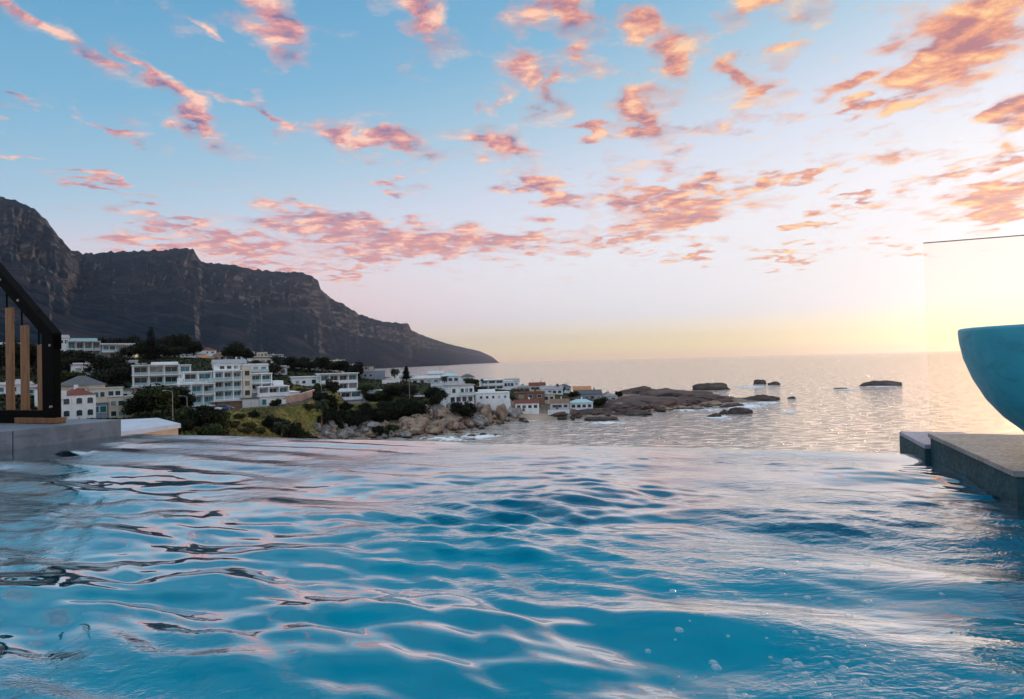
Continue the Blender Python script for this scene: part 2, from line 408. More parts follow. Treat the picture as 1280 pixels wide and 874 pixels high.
# ---- mountain range: ridge line, cliffs above talus, running away to the headland
RIDGE = np.array([(-320,200),(-200,225),(-60,240),(0,245),(20,250),(45,262),(60,275),(75,295),(90,312),(105,317),(130,316),(160,314),(200,313),(225,310),(243,311),
 (248,320),(254,328),(290,331),(330,338),(370,340),(380,342),(393,346),(399,350),(402,362),(409,368),(430,380),(450,393),(480,402),(500,404),(511,404),(515,413),
 (525,418),(560,430),(600,439),(615,446),(622,452),(629,456)], float)
DR = np.array([(-320,2300),(0,2700),(85,3000),(100,3700),(225,4000),(275,4450),(380,5050),(425,5600),(505,7000),(530,9500),(629,18000)], float)
DB = np.array([(-320,520),(0,700),(150,950),(300,1600),(400,2800),(480,4300),(560,6500),(600,12500),(629,17800)], float)
ZB = np.array([(-320,70),(0,62),(150,52),(300,30),(400,12),(480,1),(629,0)], float)
nx, ny = 620, 150
pxs = np.linspace(-300, 629, nx)
ry = np.interp(pxs, RIDGE[:,0], RIDGE[:,1]) + (fbm2(pxs/5, pxs*0, 3, 5, .65)-.5)*6.0*np.clip((620-pxs)/200, 0.05, 1)
dr = np.interp(pxs, DR[:,0], DR[:,1]); db = np.interp(pxs, DB[:,0], DB[:,1]); zb = np.interp(pxs, ZB[:,0], ZB[:,1])
tt = np.concatenate([np.linspace(-0.12, 1.0, ny-14), 1+np.linspace(0.02, 0.6, 14)])
X = np.zeros((ny, nx)); Y = X.copy(); Z = X.copy()
for i, px in enumerate(pxs):
    top = at(px, ry[i], dr[i]); zr = max(top.z, 1.0); dirx = ray(px, 440); kx = dirx.x/dirx.y
    D = db[i] + (dr[i]-db[i])*tt
    Y[:, i] = D; X[:, i] = kx*D
    cliffy = np.clip((zr-150)/350, 0, 1)
    f = np.where(tt < .72, tt*0.53/.72, np.where(tt < .86, .53+(tt-.72)/.14*.32, .85+(tt-.86)/.14*.15))
    f2 = np.clip(tt, 0, 1)**1.15
    f = f*cliffy + f2*(1-cliffy)
    f = np.where(tt > 1, 1-(tt-1)*1.1, f); f = np.where(tt < 0, tt*1.2, f)
    Z[:, i] = zb[i] + (zr-zb[i])*f
# gullies and buttresses: push the slope in and out along the view bearing and in height
amp = np.clip(np.sin(np.clip(tt, 0, 1)*math.pi), 0, 1)[:, None]
az_len = pxs*1.0
gx = np.broadcast_to(az_len[None, :]/26, X.shape); gy = np.broadcast_to(tt[:, None]*1.6, X.shape)
g1 = fbm2(gx+gy*.6+40, gy, 11, 5, .55)-.5
g2 = fbm2(gx*3+10, gy*5, 12, 5, .6)-.5
hz = np.clip(Z, 0, None)
Z += hz*amp*(g1*.20 + g2*.07)
led = fbm2(gx*1.5, np.broadcast_to(tt[:, None]*16, X.shape), 15, 3, .5)-.5
cl = np.clip((tt-.6)/.1, 0, 1)[:, None]*amp
push = 1 + (g2*.14 + led*.10)*cl*np.clip(hz/400, 0, 1)
off = (push-1)*np.clip(hz*4.5, 0, 4000)      # ledges and buttresses step out of the face, towards the sea
X -= .75*off; Y += .66*off
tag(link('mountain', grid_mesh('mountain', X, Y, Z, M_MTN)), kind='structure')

# ---- shore terrain through control points (px, py, depth)
CTRL = [(0,520,120),(60,526,110),(100,524,130),(200,524,150),(-120,500,130),(-120,440,300),(-60,520,100),
 (240,540,128),(300,543,140),(300,528,165),(265,512,178),(330,508,186),(370,511,192),(385,500,215),(420,502,232),(452,504,238),
 (500,516,226),(540,508,236),(590,505,250),(350,540,165),(385,543,185),
 (20,445,300),(100,450,290),(200,446,340),(250,452,380),(300,452,360),(350,463,280),(400,464,300),(470,476,290),(530,480,290),(600,488,300),
 (640,492,300),(720,496,310),(770,497,325),(230,487,200),(300,480,220),(172,490,215),(140,500,180),(90,497,170),
 (645,514,264),(690,514,267),(670,502,285),(585,503,252)]
WPTS = [at(*c) for c in CTRL]
def sp(px, py, z=0.0): p = on_z(px, py, 0.0); return Vector((p.x, p.y, z))
# shoreline and sea bed
for (px, py) in ((405,552),(440,549),(480,549),(520,548),(560,541),(595,534),(622,528),(650,521),(690,519),(716,524),(750,526),(790,520),(840,514),(880,507),(940,499)):
    WPTS.append(sp(px, py, 0.0))
for (px, py) in ((420,566),(480,566),(540,562),(600,556),(660,545),(720,545),(780,537),(850,530),(930,518),(1000,505)):
    WPTS.append(sp(px, py, -7.0))
for v in ((-60,430,-3),(0,420,-4),(60,430,-5),(120,430,-5),(160,400,-5),(-110,560,-3),(40,390,2.5),(75,350,2.6),(105,330,2),(130,330,1.),(-180,900,-2),(-400,900,24),(-700,900,50),(-330,620,22),(-420,420,38),(-600,350,60),(-500,150,45),(-250,100,22),(-120,60,10),(-40,90,2),(-30,140,-2),(0,180,-6),(300,200,-8),(300,500,-8),(0,900,-8),(-60,700,-6),(200,60,-9),(200,130,-9),(60,60,-8),(60,130,-9),(200,420,-9),(200,700,-9),(120,200,-9)):
    WPTS.append(Vector(v))
_A = np.array([(p.x, p.y, p.z) for p in WPTS])
def _k(r2): return r2*np.log(np.maximum(r2, 1e-6))*.5
_xy = _A[:, :2]/100
_n = len(_A); _K = _k(((_xy[:, None]-_xy[None])**2).sum(-1)) + np.eye(_n)*0.02
_P = np.c_[np.ones(_n), _xy]; _L = np.block([[_K, _P], [_P.T, np.zeros((3, 3))]])
_w = np.linalg.solve(_L, np.r_[_A[:, 2], 0, 0, 0])
def terr(x, y):
    x = np.atleast_1d(np.asarray(x, float)); y = np.atleast_1d(np.asarray(y, float)); out = np.zeros(x.shape)
    q = np.stack([x.ravel(), y.ravel()], 1)/100
    for s in range(0, len(q), 20000):
        qq = q[s:s+20000]
        out.ravel()[s:s+20000] = _k(((qq[:, None]-_xy[None])**2).sum(-1)) @ _w[:_n] + _w[_n] + qq @ _w[_n+1:]
    return np.clip(out - np.clip((x-150)/12, 0, 8), -9, 90)
gx = np.arange(-620, 190, 3.0); gy = np.concatenate([np.arange(60, 420, 2.5), np.arange(420, 900, 8)])
TX, TY = np.meshgrid(gx, gy); TZ = terr(TX, TY)
rough = (fbm2(TX/14, TY/14, 21, 4)-.5)*1.6 + (fbm2(TX/4, TY/4, 22, 3)-.5)*.7
TZ = TZ + rough*np.clip((TZ+1)/4, 0.15, 1)
# the slope falls away in front of the houses
pxm = 640+TX/TY*FPX
for (x0, x1, py0, py1, D0) in ((70,165,527,524,165),(165,228,522,519,170),(228,372,517,512,192),(372,425,505,506,215),(425,485,508,508,240),(485,545,516,514,230),(545,650,514,513,255),(640,740,517,517,268)):
    pyl = np.interp(pxm, [x0, x1], [py0, py1]); hor = 452+.0255*(640-pxm)
    los = ZC-(pyl-hor)/FPX*np.minimum(TY, D0)-.2
    on = np.clip((pxm-x0)/6+.5, 0, 1)*np.clip((x1-pxm)/6+.5, 0, 1)*(TY < D0+16)
    TZ = np.where(on > .02, np.minimum(TZ, TZ*(1-on)+los*on), TZ)
def bed(pts, wid, blend):
    """level the ground along a polyline of world points"""
    global TZ
    best = np.full(TX.shape, 1e9); zz = np.zeros(TX.shape)
    for a, b_ in zip(pts, pts[1:]):
        d = b_-a; L2 = d.x**2+d.y**2; u = np.clip(((TX-a.x)*d.x+(TY-a.y)*d.y)/L2, 0, 1)
        ds_ = np.hypot(TX-a.x-d.x*u, TY-a.y-d.y*u); z_ = a.z+d.z*u
        zz = np.where(ds_ < best, z_, zz); best = np.minimum(best, ds_)
    w_ = np.clip(1-(best-wid)/blend, 0, 1); w_ = w_*w_*(3-2*w_)
    TZ = TZ*(1-w_)+(zz-.15)*w_
ROAD = [at(*q) for q in ((222,517,168),(245,515.5,173),(267,514,177),(300,512,181),(335,509,187),(360,506,194),(380,500.5,203),(393,495,212),(402,489,224))]
LAWN = [at(*q) for q in ((434,506,236),(452,505,238),(472,503,241))]
bed(ROAD, 3.6, 5.0); bed(LAWN, 4.5, 4.0)
def tz(x, y):
    i = int(np.clip(np.searchsorted(gx, x)-1, 0, len(gx)-2)); j = int(np.clip(np.searchsorted(gy, y)-1, 0, len(gy)-2))
    u = (x-gx[i])/(gx[i+1]-gx[i]); v = (y-gy[j])/(gy[j+1]-gy[j])
    return float((TZ[j,i]*(1-u)+TZ[j,i+1]*u)*(1-v)+(TZ[j+1,i]*(1-u)+TZ[j+1,i+1]*u)*v)
def tzv(xs, ys): return np.array([tz(a_, b_) for a_, b_ in zip(xs, ys)])
def ground_at(px, D, sink=0.0):
    d = ray(px, 450); x = d.x/d.y*D
    return Vector((x, D, tz(x, D)-sink))
def hit(px, py, d0=115, d1=420):
    d = ray(px, py); d = d/d.y; D = d0
    while D < d1:
        if ZC+d.z*D <= max(tz(d.x*D, D), 0): break
        D += .7
    return Vector((d.x*D, D, max(tz(d.x*D, D), -.5)))
tme = grid_mesh('terrain', TX, TY, TZ, M_TERR)
# cover: rock near the water, grass on the open slopes, sand on the little beach
rockm = np.clip(1-(TZ-2.5)/3.0, 0, 1)
pxm = 640+TX/TY*FPX
rockm = np.maximum(rockm, gauss(pxm, 575, 50)*np.clip(1-(TZ-7)/3, 0, 1)*(TY < 262))
rockm = np.maximum(rockm, ((pxm > 735) & (TY > 250)).astype(float))
grassm = np.clip(gauss(pxm, 320, 75)*(TY < 235)*1.2, 0, 1)*np.clip((fbm2(TX/9, TY/9, 31, 3)-.33)*5, 0, 1)
grassm = np.maximum(grassm, gauss(pxm, 400, 40)*((TY > 175) & (TY < 245)))
sandm = gauss(pxm, 668, 24)*((TY > 252) & (TY < 275))*np.clip(1.2-(TZ-2.)/1.5, 0, 1)
colr = np.stack([rockm*(1-sandm), grassm, sandm, np.ones_like(TZ)], -1).reshape(-1, 4).astype(np.float32)
a = tme.attributes.new('cover', 'FLOAT_COLOR', 'POINT'); a.data.foreach_set('color', colr.ravel())
tag(link('terrain', tme), kind='structure')

# ---- haze
if USE_HAZE:
    hm = bpy.data.materials.new('sea_haze'); hm.use_nodes = True; ht = NT(hm.node_tree); ht.n.clear()
    ho = ht.new('ShaderNodeOutputMaterial'); pv = ht.new('ShaderNodeVolumePrincipled')
    pv.inputs['Color'].default_value = (0.86, 0.84, 0.96, 1); pv.inputs['Density'].default_value = HAZE
    pv.inputs['Anisotropy'].default_value = 0.75
    ht.l.new(pv.outputs[0], ho.inputs['Volume'])
    hb = MB(); hb.box(-15500, 15500, -700, 31500, -10, 1150)
    tag(hb.build('haze', hm), kind='stuff')

# ================================================================== the pool
C0 = on_z(1165, 572, ZW); C1 = on_z(150, 545, ZW)
UD = (C1-C0); WL = UD.length; UD.normalize(); VD = Vector((UD.y, -UD.x, 0))     # along the weir ; away from the lens
if VD.y < 0: VD = -VD
def pp(s, t, z=0.0): return Vector((C0.x, C0.y, ZW+z)) + UD*s - VD*t
PRZ = math.atan2(UD.y, UD.x)         # local +x along the weir (to the left)
def pool_mesh(name, mb, m, parent=None, **k): return mb
def pbox(mb, s0, s1, t0, t1, z0, z1):
    b = len(mb.v)
    mb.v += [tuple(pp(s, t, z)) for z in (z0, z1) for (s, t) in ((s0,t1),(s0,t0),(s1,t0),(s1,t1))]
    for q in ((3,2,1,0),(4,5,6,7),(0,1,5,4),(1,2,6,5),(2,3,7,6),(3,0,4,7)):
        mb.f.append(tuple(b+i for i in q)); mb.mi.append(mb.cur)
SR, TN = -3.4, 7.0
pb = MB()
pbox(pb, SR, WL, 0.0, TN, -1.45, -1.3)               # floor
pbox(pb, SR, WL+.0, -0.16, 0.0, -1.45, -0.035)       # weir wall under the water's edge
pbox(pb, WL, WL+.2, -0.16, TN, -1.45, -0.04)         # wall under the left coping
pbox(pb, SR-.2, SR, -0.16, TN, -1.45, 0.15)
pbox(pb, SR-.2, WL+.2, TN, TN+.2, -1.45, 0.15)
pbox(pb, SR, 0.0, -0.1, 1.3, -1.3, -0.06)           # bench block under the right ledge
tag(pb.build('pool', M_POOL), kind='structure')
# water surface
ds = 0.0135
ss = np.arange(SR, WL, ds); ts = np.concatenate([np.array([-0.19, -0.18, -0.165]), np.arange(-0.15, TN, ds)])
ss = np.concatenate([ss, [WL]])
Sg, Tg = np.meshgrid(ss, ts)
H = np.zeros_like(Sg)
wl = 1/(1+np.exp(-(Sg-3.4-.8*np.clip(Tg-.6,0,3))/.45))*1/(1+np.exp((Tg-3.2)/.5))      # calm regular swell by the left of the weir
wx = Sg + .10*(fbm2(Sg*1.1+3, Tg*1.1, 41, 3)-.5)*2; wy = Tg + .14*(fbm2(Sg*1.0, Tg*1.0+7, 42, 3)-.5)*2
far = .48+.52*np.clip((Tg-.1)/1.5, 0, 1)**1.2
rgt = .85+.5/(1+np.exp((Sg-2.6)/.7))
r = np.random.default_rng(5)
mod1 = 0.35+1.3*fbm2(Sg*.8+11, Tg*.9, 43, 3); mod2 = np.clip(fbm2(Sg*1.0+31, Tg*1.0, 44, 3)*2.8-.75, 0.1, 1.6)
for k in range(70):
    lam = 0.085*(1.5/0.085)**r.random(); th = r.normal(0.06, .38); ph = r.random()*6.283
    sl_ = 0.0270*(lam/.3)**-0.45
    kx, ky = math.sin(th)*6.283/lam, math.cos(th)*6.283/lam
    ar = sl_*lam/6.283
    ph_ = kx*wx+ky*wy+ph
    H += (1-.8*wl)*rgt*far*ar*(np.sin(ph_)+.22*np.cos(2*ph_))*(mod2 if lam < .35 else mod1)
for k in range(9):
    lam = r.uniform(.20, .58); th = r.normal(0.04, .08); ph = r.random()*6.283; ar = 0.052*lam/6.283
    H += wl*ar*np.sin(math.sin(th)*6.283/lam*wx + math.cos(th)*6.283/lam*wy + ph)
# the current of the inlet: a slow diagonal swell across the middle
cx = (Sg-2.1)*.80+(Tg-2.3)*.6; cy = -(Sg-2.1)*.6+(Tg-2.3)*.80
H += .020*np.exp(-(cy/.55)**2-(cx/1.3)**2)*np.sin(cy*6.8+.6*np.sin(cx*2.1))
H *= np.clip((WL-Sg)/1.0, .08, 1)          # calm against the coping
edge = np.clip((-0.15-Tg)/.03, 0, 1)
P0 = np.array([C0.x, C0.y, ZW])
GX = P0[0]+UD.x*Sg-VD.x*Tg; GY = P0[1]+UD.y*Sg-VD.y*Tg
GZ = ZW+H*np.clip((Tg+.25)/.5, .35, 1) - edge*.10
tag(link('pool_water', grid_mesh('pool_water', GX, GY, GZ, M_PWATER)), kind='structure')
_hs = (ss, ts, H)
def wave_h(s, t):
    i = min(max(int((s-SR)/ds), 0), len(ss)-1); j = min(max(3+int((t+.15)/ds), 0), len(ts)-1); return float(H[j, i])
# ================================================================== the town
m, t, b, o = mat('white_render'); v = pos(t)
n = t.noise(v, .35, 4, .6); st = t.noise(t.v('MULTIPLY', v, (1, 1, .12)), 1.3, 5, .65)
c = t.mix(t.mr(n, .3, .7), (.66, .70, .72), (.79, .82, .83)); c = t.mix(t.m('MULTIPLY', t.mr(st, .54, .7), .45), c, (.40, .40, .38))
t.put(b.inputs['Base Color'], c); b.inputs['Roughness'].default_value = .85
simple('cream_render', (0.62, 0.54, 0.42), 0.85, 0.08, 0.5)
simple('pale_grey_render', (0.5, 0.52, 0.53), 0.8, 0.08, 0.5); simple('blue_grey_render', (0.22, 0.27, 0.32), 0.7, 0.08, 0.5)
simple('brown_render', (0.2, 0.11, 0.075), 0.85, 0.12, 0.6); simple('pink_wall', (0.45, 0.28, 0.22), 0.9, 0.1, 0.6)
simple('grey_roof', (0.28, 0.29, 0.31), 0.75, 0.1, 0.8); simple('slate_roof', (0.06, 0.065, 0.075), 0.6, 0.15, 1.2)
simple('teal_roof', (0.30, 0.52, 0.55), 0.5, 0.06, 0.6); simple('white_roof', (0.66, 0.70, 0.72), 0.6, 0.06, 0.5)
simple('orange_roof', (0.45, 0.20, 0.09), 0.85, 0.12, 1.0); simple('dark_metal', (0.012, 0.012, 0.014), 0.4, 0.1, 3)
simple('garage_door', (0.6, 0.6, 0.6), 0.6, 0.05, 1); simple('timber_door', (0.12, 0.06, 0.03), 0.6, 0.2, 2)
simple('brick_wall', (0.28, 0.15, 0.11), 0.9, 0.25, 4)
def tile_mat():
    m, t, b, o = mat('red_tiles')
    v = obj_co(t); w = t.new('ShaderNodeTexWave'); t.put(w.inputs[0], v); w.inputs['Scale'].default_value = 1.2
    w.bands_direction = 'DIAGONAL'
    c = t.mix(t.noise(v, 2, 4), (0.09, 0.02, 0.016), (0.2, 0.05, 0.035)); t.put(b.inputs['Base Color'], c)
    b.inputs['Roughness'].default_value = .85; t.put(b.inputs['Normal'], t.bump(w.outputs[0], .5, .06))
tile_mat()
def glass_mat(name, col, rough=.06):
    m, t, b, o = mat(name); v = obj_co(t)
    cell = t.new('ShaderNodeTexVoronoi'); t.put(cell.inputs['Vector'], t.v('ADD', v, t.v('SCALE', t.new('ShaderNodeObjectInfo').outputs['Location'], scale=.37))); cell.inputs['Scale'].default_value = .45
    t.put(b.inputs['Base Color'], t.mix(t.m('MULTIPLY', t.xyz(cell.outputs['Color'])[0], .9), col, tuple(min(1, c*2.6+.01) for c in col)))
    b.inputs['Roughness'].default_value = rough; b.inputs['Specular IOR Level'].default_value = .25
glass_mat('curtained_glass', (0.16, 0.16, 0.15), .2); glass_mat('window_glass', (0.012, 0.026, 0.034)); glass_mat('teal_glass', (0.02, 0.10, 0.12))
m, t, b, o = mat('lit_window'); b.inputs['Base Color'].default_value = (.5, .4, .25, 1)
b.inputs['Emission Color'].default_value = (1, .78, .35, 1); b.inputs['Emission Strength'].default_value = 0.55
m, t, b, o = mat('balcony_glass')
b.inputs['Base Color'].default_value = (0.45, 0.62, 0.64, 1); b.inputs['Roughness'].default_value = .1; b.inputs['Alpha'].default_value = .55
M = MATS
_win = {}; wrng = random.Random(12)
def window(root, x, y, z, w, h, face=0, frame='white_render', pane='window_glass', arch=False, mull=0, name='window'):
    """x,y,z : middle of the sill on the wall face; face 0 looks to local -y, 1 to local +x, 3 to local -x"""
    if pane == 'window_glass' and not arch:
        q_ = wrng.random(); pane = 'curtained_glass' if q_ < .2 else ('teal_glass' if q_ < .32 else pane)
    elif pane == 'teal_glass' and wrng.random() < .3: pane = 'window_glass'
    k = (round(w, 1), round(h, 1), frame, pane, arch, mull)
    if k not in _win:
        w_, h_ = k[0], k[1]; f = MB(); t_ = 0.09
        f.box(-w_/2-t_, w_/2+t_, -.07, .03, -t_, 0); f.box(-w_/2-t_, -w_/2, -.06, .03, 0, h_); f.box(w_/2, w_/2+t_, -.06, .03, 0, h_)
        p = MB()
        if arch:
            n = 8; top = [(w_/2*math.cos(math.pi*i/n), h_+.45*w_/2*math.sin(math.pi*i/n)) for i in range(n+1)]
            p.prism_xz([(-w_/2, 0), (w_/2, 0)] + top, -.03, .02)
            for i in range(n):
                a, b_ = top[i], top[i+1]; f.bar((a[0], -.02, a[1]+.02), (b_[0], -.02, b_[1]+.02), .08, .08, up=(0,1,0))
        else:
            f.box(-w_/2-t_, w_/2+t_, -.06, .03, h_, h_+t_); p.box(-w_/2, w_/2, -.025, .02, 0, h_)
        for i in range(1, mull+1):
            q = -w_/2+w_*i/(mull+1); f.box(q-.03, q+.03, -.05, -.026, 0, h_)
        _win[k] = (f.mesh('window', M[frame]), p.mesh('pane', M[pane]))
    rz = (0, R(90), R(180), R(-90))[face]
    f = link(name, _win[k][0], root, (x, y, z), rz); link('pane', _win[k][1], f)
    return f
class B:
    """a building whose front looks to local -y; origin at the middle of the front foot"""
    def __init__(s, name, px, py, D, rz, label, cat='house', group=None):
        s.o = at(px, py, D); s.D = D; s.m = D/FPX
        az = math.atan2(s.o.x, s.o.y)
        s.root = thing(name, s.o, -az+R(rz), label, cat, group)   # rz 0 = square on to the pool
        s.z0 = -4.0
    def part(s, name, m): s._n = name; s._m = M[m]; return MB()
    def put(s, mb, name, m): return mb.build(name, M[m], s.root)
    def wall(s, x0, x1, y0, y1, z0, z1, m, name='wall'): return s.put(MB().box(x0, x1, y0, y1, z0, z1), name, m)
    def roof_flat(s, x0, x1, y0, y1, z, m='white_roof', over=.3, th=.3, par=0.0):
        b_ = MB().box(x0-over, x1+over, y0-over, y1+over, z+.003, z+th)
        return s.put(b_, 'roof', m)
    def hip(s, x0, x1, y0, y1, z, h, m, over=.4):
        x0 -= over; x1 += over; y0 -= over; y1 += over; k = min(x1-x0, y1-y0)/2; ym = (y0+y1)/2; xm = (x0+x1)/2
        b_ = MB()
        if x1-x0 >= y1-y0: A, C = (x0+k, ym, z+h), (x1-k-1e-3, ym, z+h)
        else: A, C = (xm, y0+k, z+h), (xm, y1-k-1e-3, z+h)
        p = [(x0,y0,z+.003),(x1,y0,z+.003),(x1,y1,z+.003),(x0,y1,z+.003)]
        if x1-x0 >= y1-y0:
            b_.face(p[0],p[1],C,A); b_.face(p[1],p[2],C); b_.face(p[2],p[3],A,C); b_.face(p[3],p[0],A)
        else:
            b_.face(p[0],p[1],A); b_.face(p[1],p[2],C,A); b_.face(p[2],p[3],C); b_.face(p[3],p[0],A,C)
        b_.face(p[3],p[2],p[1],p[0])
        return s.put(b_, 'roof', m)
    def gable(s, x0, x1, y0, y1, z, h, m, over=.35, wall=None, along='x'):
        x0 -= over; x1 += over; y0 -= over; y1 += over
        b_ = MB()
        if along == 'x':
            ym = (y0+y1)/2; poly = [(y0, z), (y1, z), (ym, z+h)]
            bb = [(x0, *q) for q in poly]; cc = [(x1, *q) for q in poly]
        else:
            xm = (x0+x1)/2; poly = [(x0, z), (x1, z), (xm, z+h)]
            bb = [(q[0], y0, q[1]) for q in poly]; cc = [(q[0], y1, q[1]) for q in poly]
        b_.face(bb[0],bb[1],cc[1],cc[0]); b_.face(bb[1],bb[2],cc[2],cc[1]); b_.face(bb[2],bb[0],cc[0],cc[2])
        b_.cur = 1; b_.face(*bb); b_.face(*cc[::-1])
        return b_.build('roof', [M[m], M[wall or m]], s.root)
    def rowwin(s, x0, x1, y, z, w, h, n, face=0, **k):
        for i in range(n):
            q = x0+(x1-x0)*(i+.5)/n
            if face == 0: window(s.root, q, y, z, w, h, 0, **k)
            else: window(s.root, y, q, z, w, h, face, **k)
    def loggia(s, x0, x1, y0, y1, z, fl, sh, bays, m='white_render', rail='balcony_glass', pane='window_glass', dep=1.5, top=True, solid=False):
        """storeys of recessed balconies behind slab edges and fins"""
        s.wall(x0+.12, x1-.12, y0+dep, y1, z-.5, z+fl*sh, m)
        for k in range(fl+1 if top else fl):
            b_ = MB().box(x0-.15, x1+.15, y0-.1, y1+.06, z+k*sh-.16, z+k*sh+.16)
            s.put(b_, 'roof' if k == fl else 'floor_slab', m)
        bw = (x1-x0)/bays
        for i in range(bays+1):
            q = x0+i*bw; e = .14
            a, c_ = (q, q+2*e) if i == 0 else ((q-2*e, q) if i == bays else (q-e, q+e))
            for k in range(fl): s.put(MB().box(a, c_, y0+.02, y0+dep, z+k*sh+.163, z+(k+1)*sh-.163), 'fin_wall', m)
        for k in range(fl):
            for i in range(bays):
                a = x0+i*bw+.35; c_ = x0+(i+1)*bw-.35
                window(s.root, (a+c_)/2, y0+dep, z+k*sh+.3, c_-a-.3, sh-.95, 0, frame=m, pane=pane, mull=1)
            s.put(MB().box(x0+.3, x1-.3, y0+.05, y0+.05+(.14 if solid else .04), z+k*sh+.163, z+k*sh+1.1), 'balcony_railing', m if solid else rail)
def px2m(D, n): return n*D/FPX

# ---- white villa with arched windows and red tile roofs
D = 140; k = D/FPX
b = B('arched_villa', 96, 524, D, 14, 'white villa with arched windows and red tile roofs beside the dark stair post')
b.wall(-3.6, 3.7, 0, 7, -4, 5.3, 'white_render'); b.wall(-6.2, -3.6, .3, 7, -4, 7.1, 'white_render')
b.hip(-1.7, 3.7, .2, 7, 5.3, 1.6, 'red_tiles', .3); b.hip(-6.2, -3.6, .3, 7, 7.1, .9, 'red_tiles', .3)
b.wall(-3.6, -1.9, -.25, .8, 4.6, 6.4, 'white_render', 'parapet')
for z in (.7, 3.4):
    for x in (-1.9, .5, 2.6): window(b.root, x, 0, z, 1.1, 1.1, arch=True, frame='white_render')
for z in (.7, 3.4, 5.6): window(b.root, -5, .3, z, 1.2, 1.0, arch=True)
b.rowwin(1, 6, 3.7, .8, 1.0, 1.2, 2, 1); b.rowwin(1, 6, 3.7, 3.5, 1.0, 1.2, 2, 1)
b.wall(.4, 1.1, 3, 3.7, 5.3, 7.6, 'white_render', 'chimney')
# ---- beige house, dark hipped roof
D = 165
b = B('hip_roof_house', 126, 522, D, 8, 'beige stepped house with a dark slate hip roof behind the arched villa')
b.wall(-8, 1.5, 3, 11, -4, 8.6, 'cream_render'); b.hip(-8, 1.5, 3, 11, 8.6, 2.5, 'slate_roof', .6)
b.wall(-2.2, 5.2, .5, 8, -4, 7.6, 'cream_render'); b.roof_flat(-2.2, 5.2, .5, 2.98, 7.6, 'pale_grey_render', .15, .25)
b.wall(1.6, 7.3, -.8, 7, -4, 5.2, 'cream_render'); b.roof_flat(1.6, 7.3, -.8, .4, 5.2, 'pale_grey_render', .15, .2)
b.wall(-2.3, 1.4, -1.2, .49, -4, 3.8, 'blue_grey_render'); b.roof_flat(-2.3, 1.4, -1.2, .4, 3.8, 'grey_roof', .2, .2)
b.rowwin(-7, -2.5, 3, 6.6, 1.1, 1.2, 2); b.rowwin(-1.6, 1.2, .5, 5.4, 1.0, 1.3, 2); b.rowwin(1.6, 4.8, .5, 5.6, 1.2, 1.2, 2)
b.rowwin(-2.1, 1.2, -1.2, 1.4, 1.4, 1.6, 2, pane='teal_glass'); b.rowwin(1.9, 7.1, -.8, 2.9, 1.2, 1.3, 3); b.rowwin(1.9, 7.1, -.8, .2, 1.2, 1.3, 3)
b.rowwin(4, 9, 1.5, 7.0, 1.0, 1.1, 2, 1)
b.wall(5.1, 5.3, -.95, -.79, -1, 5.2, 'grey_roof', 'drainpipe')
# ---- low brick house
b = B('brick_house', 161, 505, 185, 5, 'low brick and grey house between the beige house and the dark trees', 'house')
b.wall(-3.2, 1.0, 0, 6, -4, 4.1, 'pale_grey_render'); b.roof_flat(-3.2, 1.0, 0, 6, 4.1, 'slate_roof', .3, .25)
b.wall(1.02, 3.0, .4, 6, -4, 4.6, 'brick_wall'); b.roof_flat(1.02, 3.0, .4, 6, 4.6, 'grey_roof', .1, .15)
window(b.root, -1.1, 0, 1.9, 1.6, 1.2); window(b.root, 2, .4, 2.2, .8, 1.2)
# ---- upper modern house with lit windows
D = 300
b = B('hillside_house', 128, 449, D, 6, 'dark and white flat-roofed house with warm lit windows high among the trees')
b.loggia(-13.5, -.6, .6, 10, 0, 2, 4.3, 4, 'pale_grey_render', pane='teal_glass', dep=2.2)
b.wall(-12, -1.5, 4, 9.5, 8.8, 10.2, 'teal_roof', 'roof_lantern')
b.wall(0, 15.2, 2.0, 10, -4, 7.0, 'white_render'); b.roof_flat(-.5, 15.2, 0, 10, 7.0, 'white_roof', .4, .6)
b.put(MB().box(-.3, 9.2, -.5, 2.0, 3.2, 3.75), 'floor_slab', 'white_render')
b.put(MB().box(-.3, 9.2, -.5, -.35, 3.76, 4.6), 'balcony_railing', 'balcony_glass')
b.rowwin(.4, 8.4, 2, .3, 2.2, 2.3, 3, pane='window_glass'); b.rowwin(.4, 8.4, 2, 4.2, 2.2, 2.2, 3)
b.wall(9.4, 15.1, -.4, 1.99, -4, 6.9, 'cream_render')
for z in (.8, 4.2):
    window(b.root, 11.2, -.4, z, 2.4, 1.6); window(b.root, 14.0, -.4, z, 1.0, 1.8, pane='lit_window')
b.wall(-16, 9, -2.6, -2.3, -4, .4, 'balcony_glass', 'pool_fence')
# ---- small pale house below it
b = B('terrace_house', 166, 461, 280, 0, 'small pale grey house with a stepped roof terrace in front of the dark trees')
b.wall(-5, 2, 0, 6, -4, 3.6, 'pale_grey_render'); b.roof_flat(-5, 2, 0, 6, 3.6, 'white_roof', .2, .3); b.wall(2.02, 5.4, 1, 6, -4, 2.2, 'white_render'); b.roof_flat(2.02, 5.4, 1, 6, 2.2, 'white_roof', .1, .2)
window(b.root, -2.5, 0, 1.2, 2.4, 1.4); window(b.root, .4, 0, 1.2, 1.2, 1.4); window(b.root, 3.7, 1, .6, 1.4, 1.1)
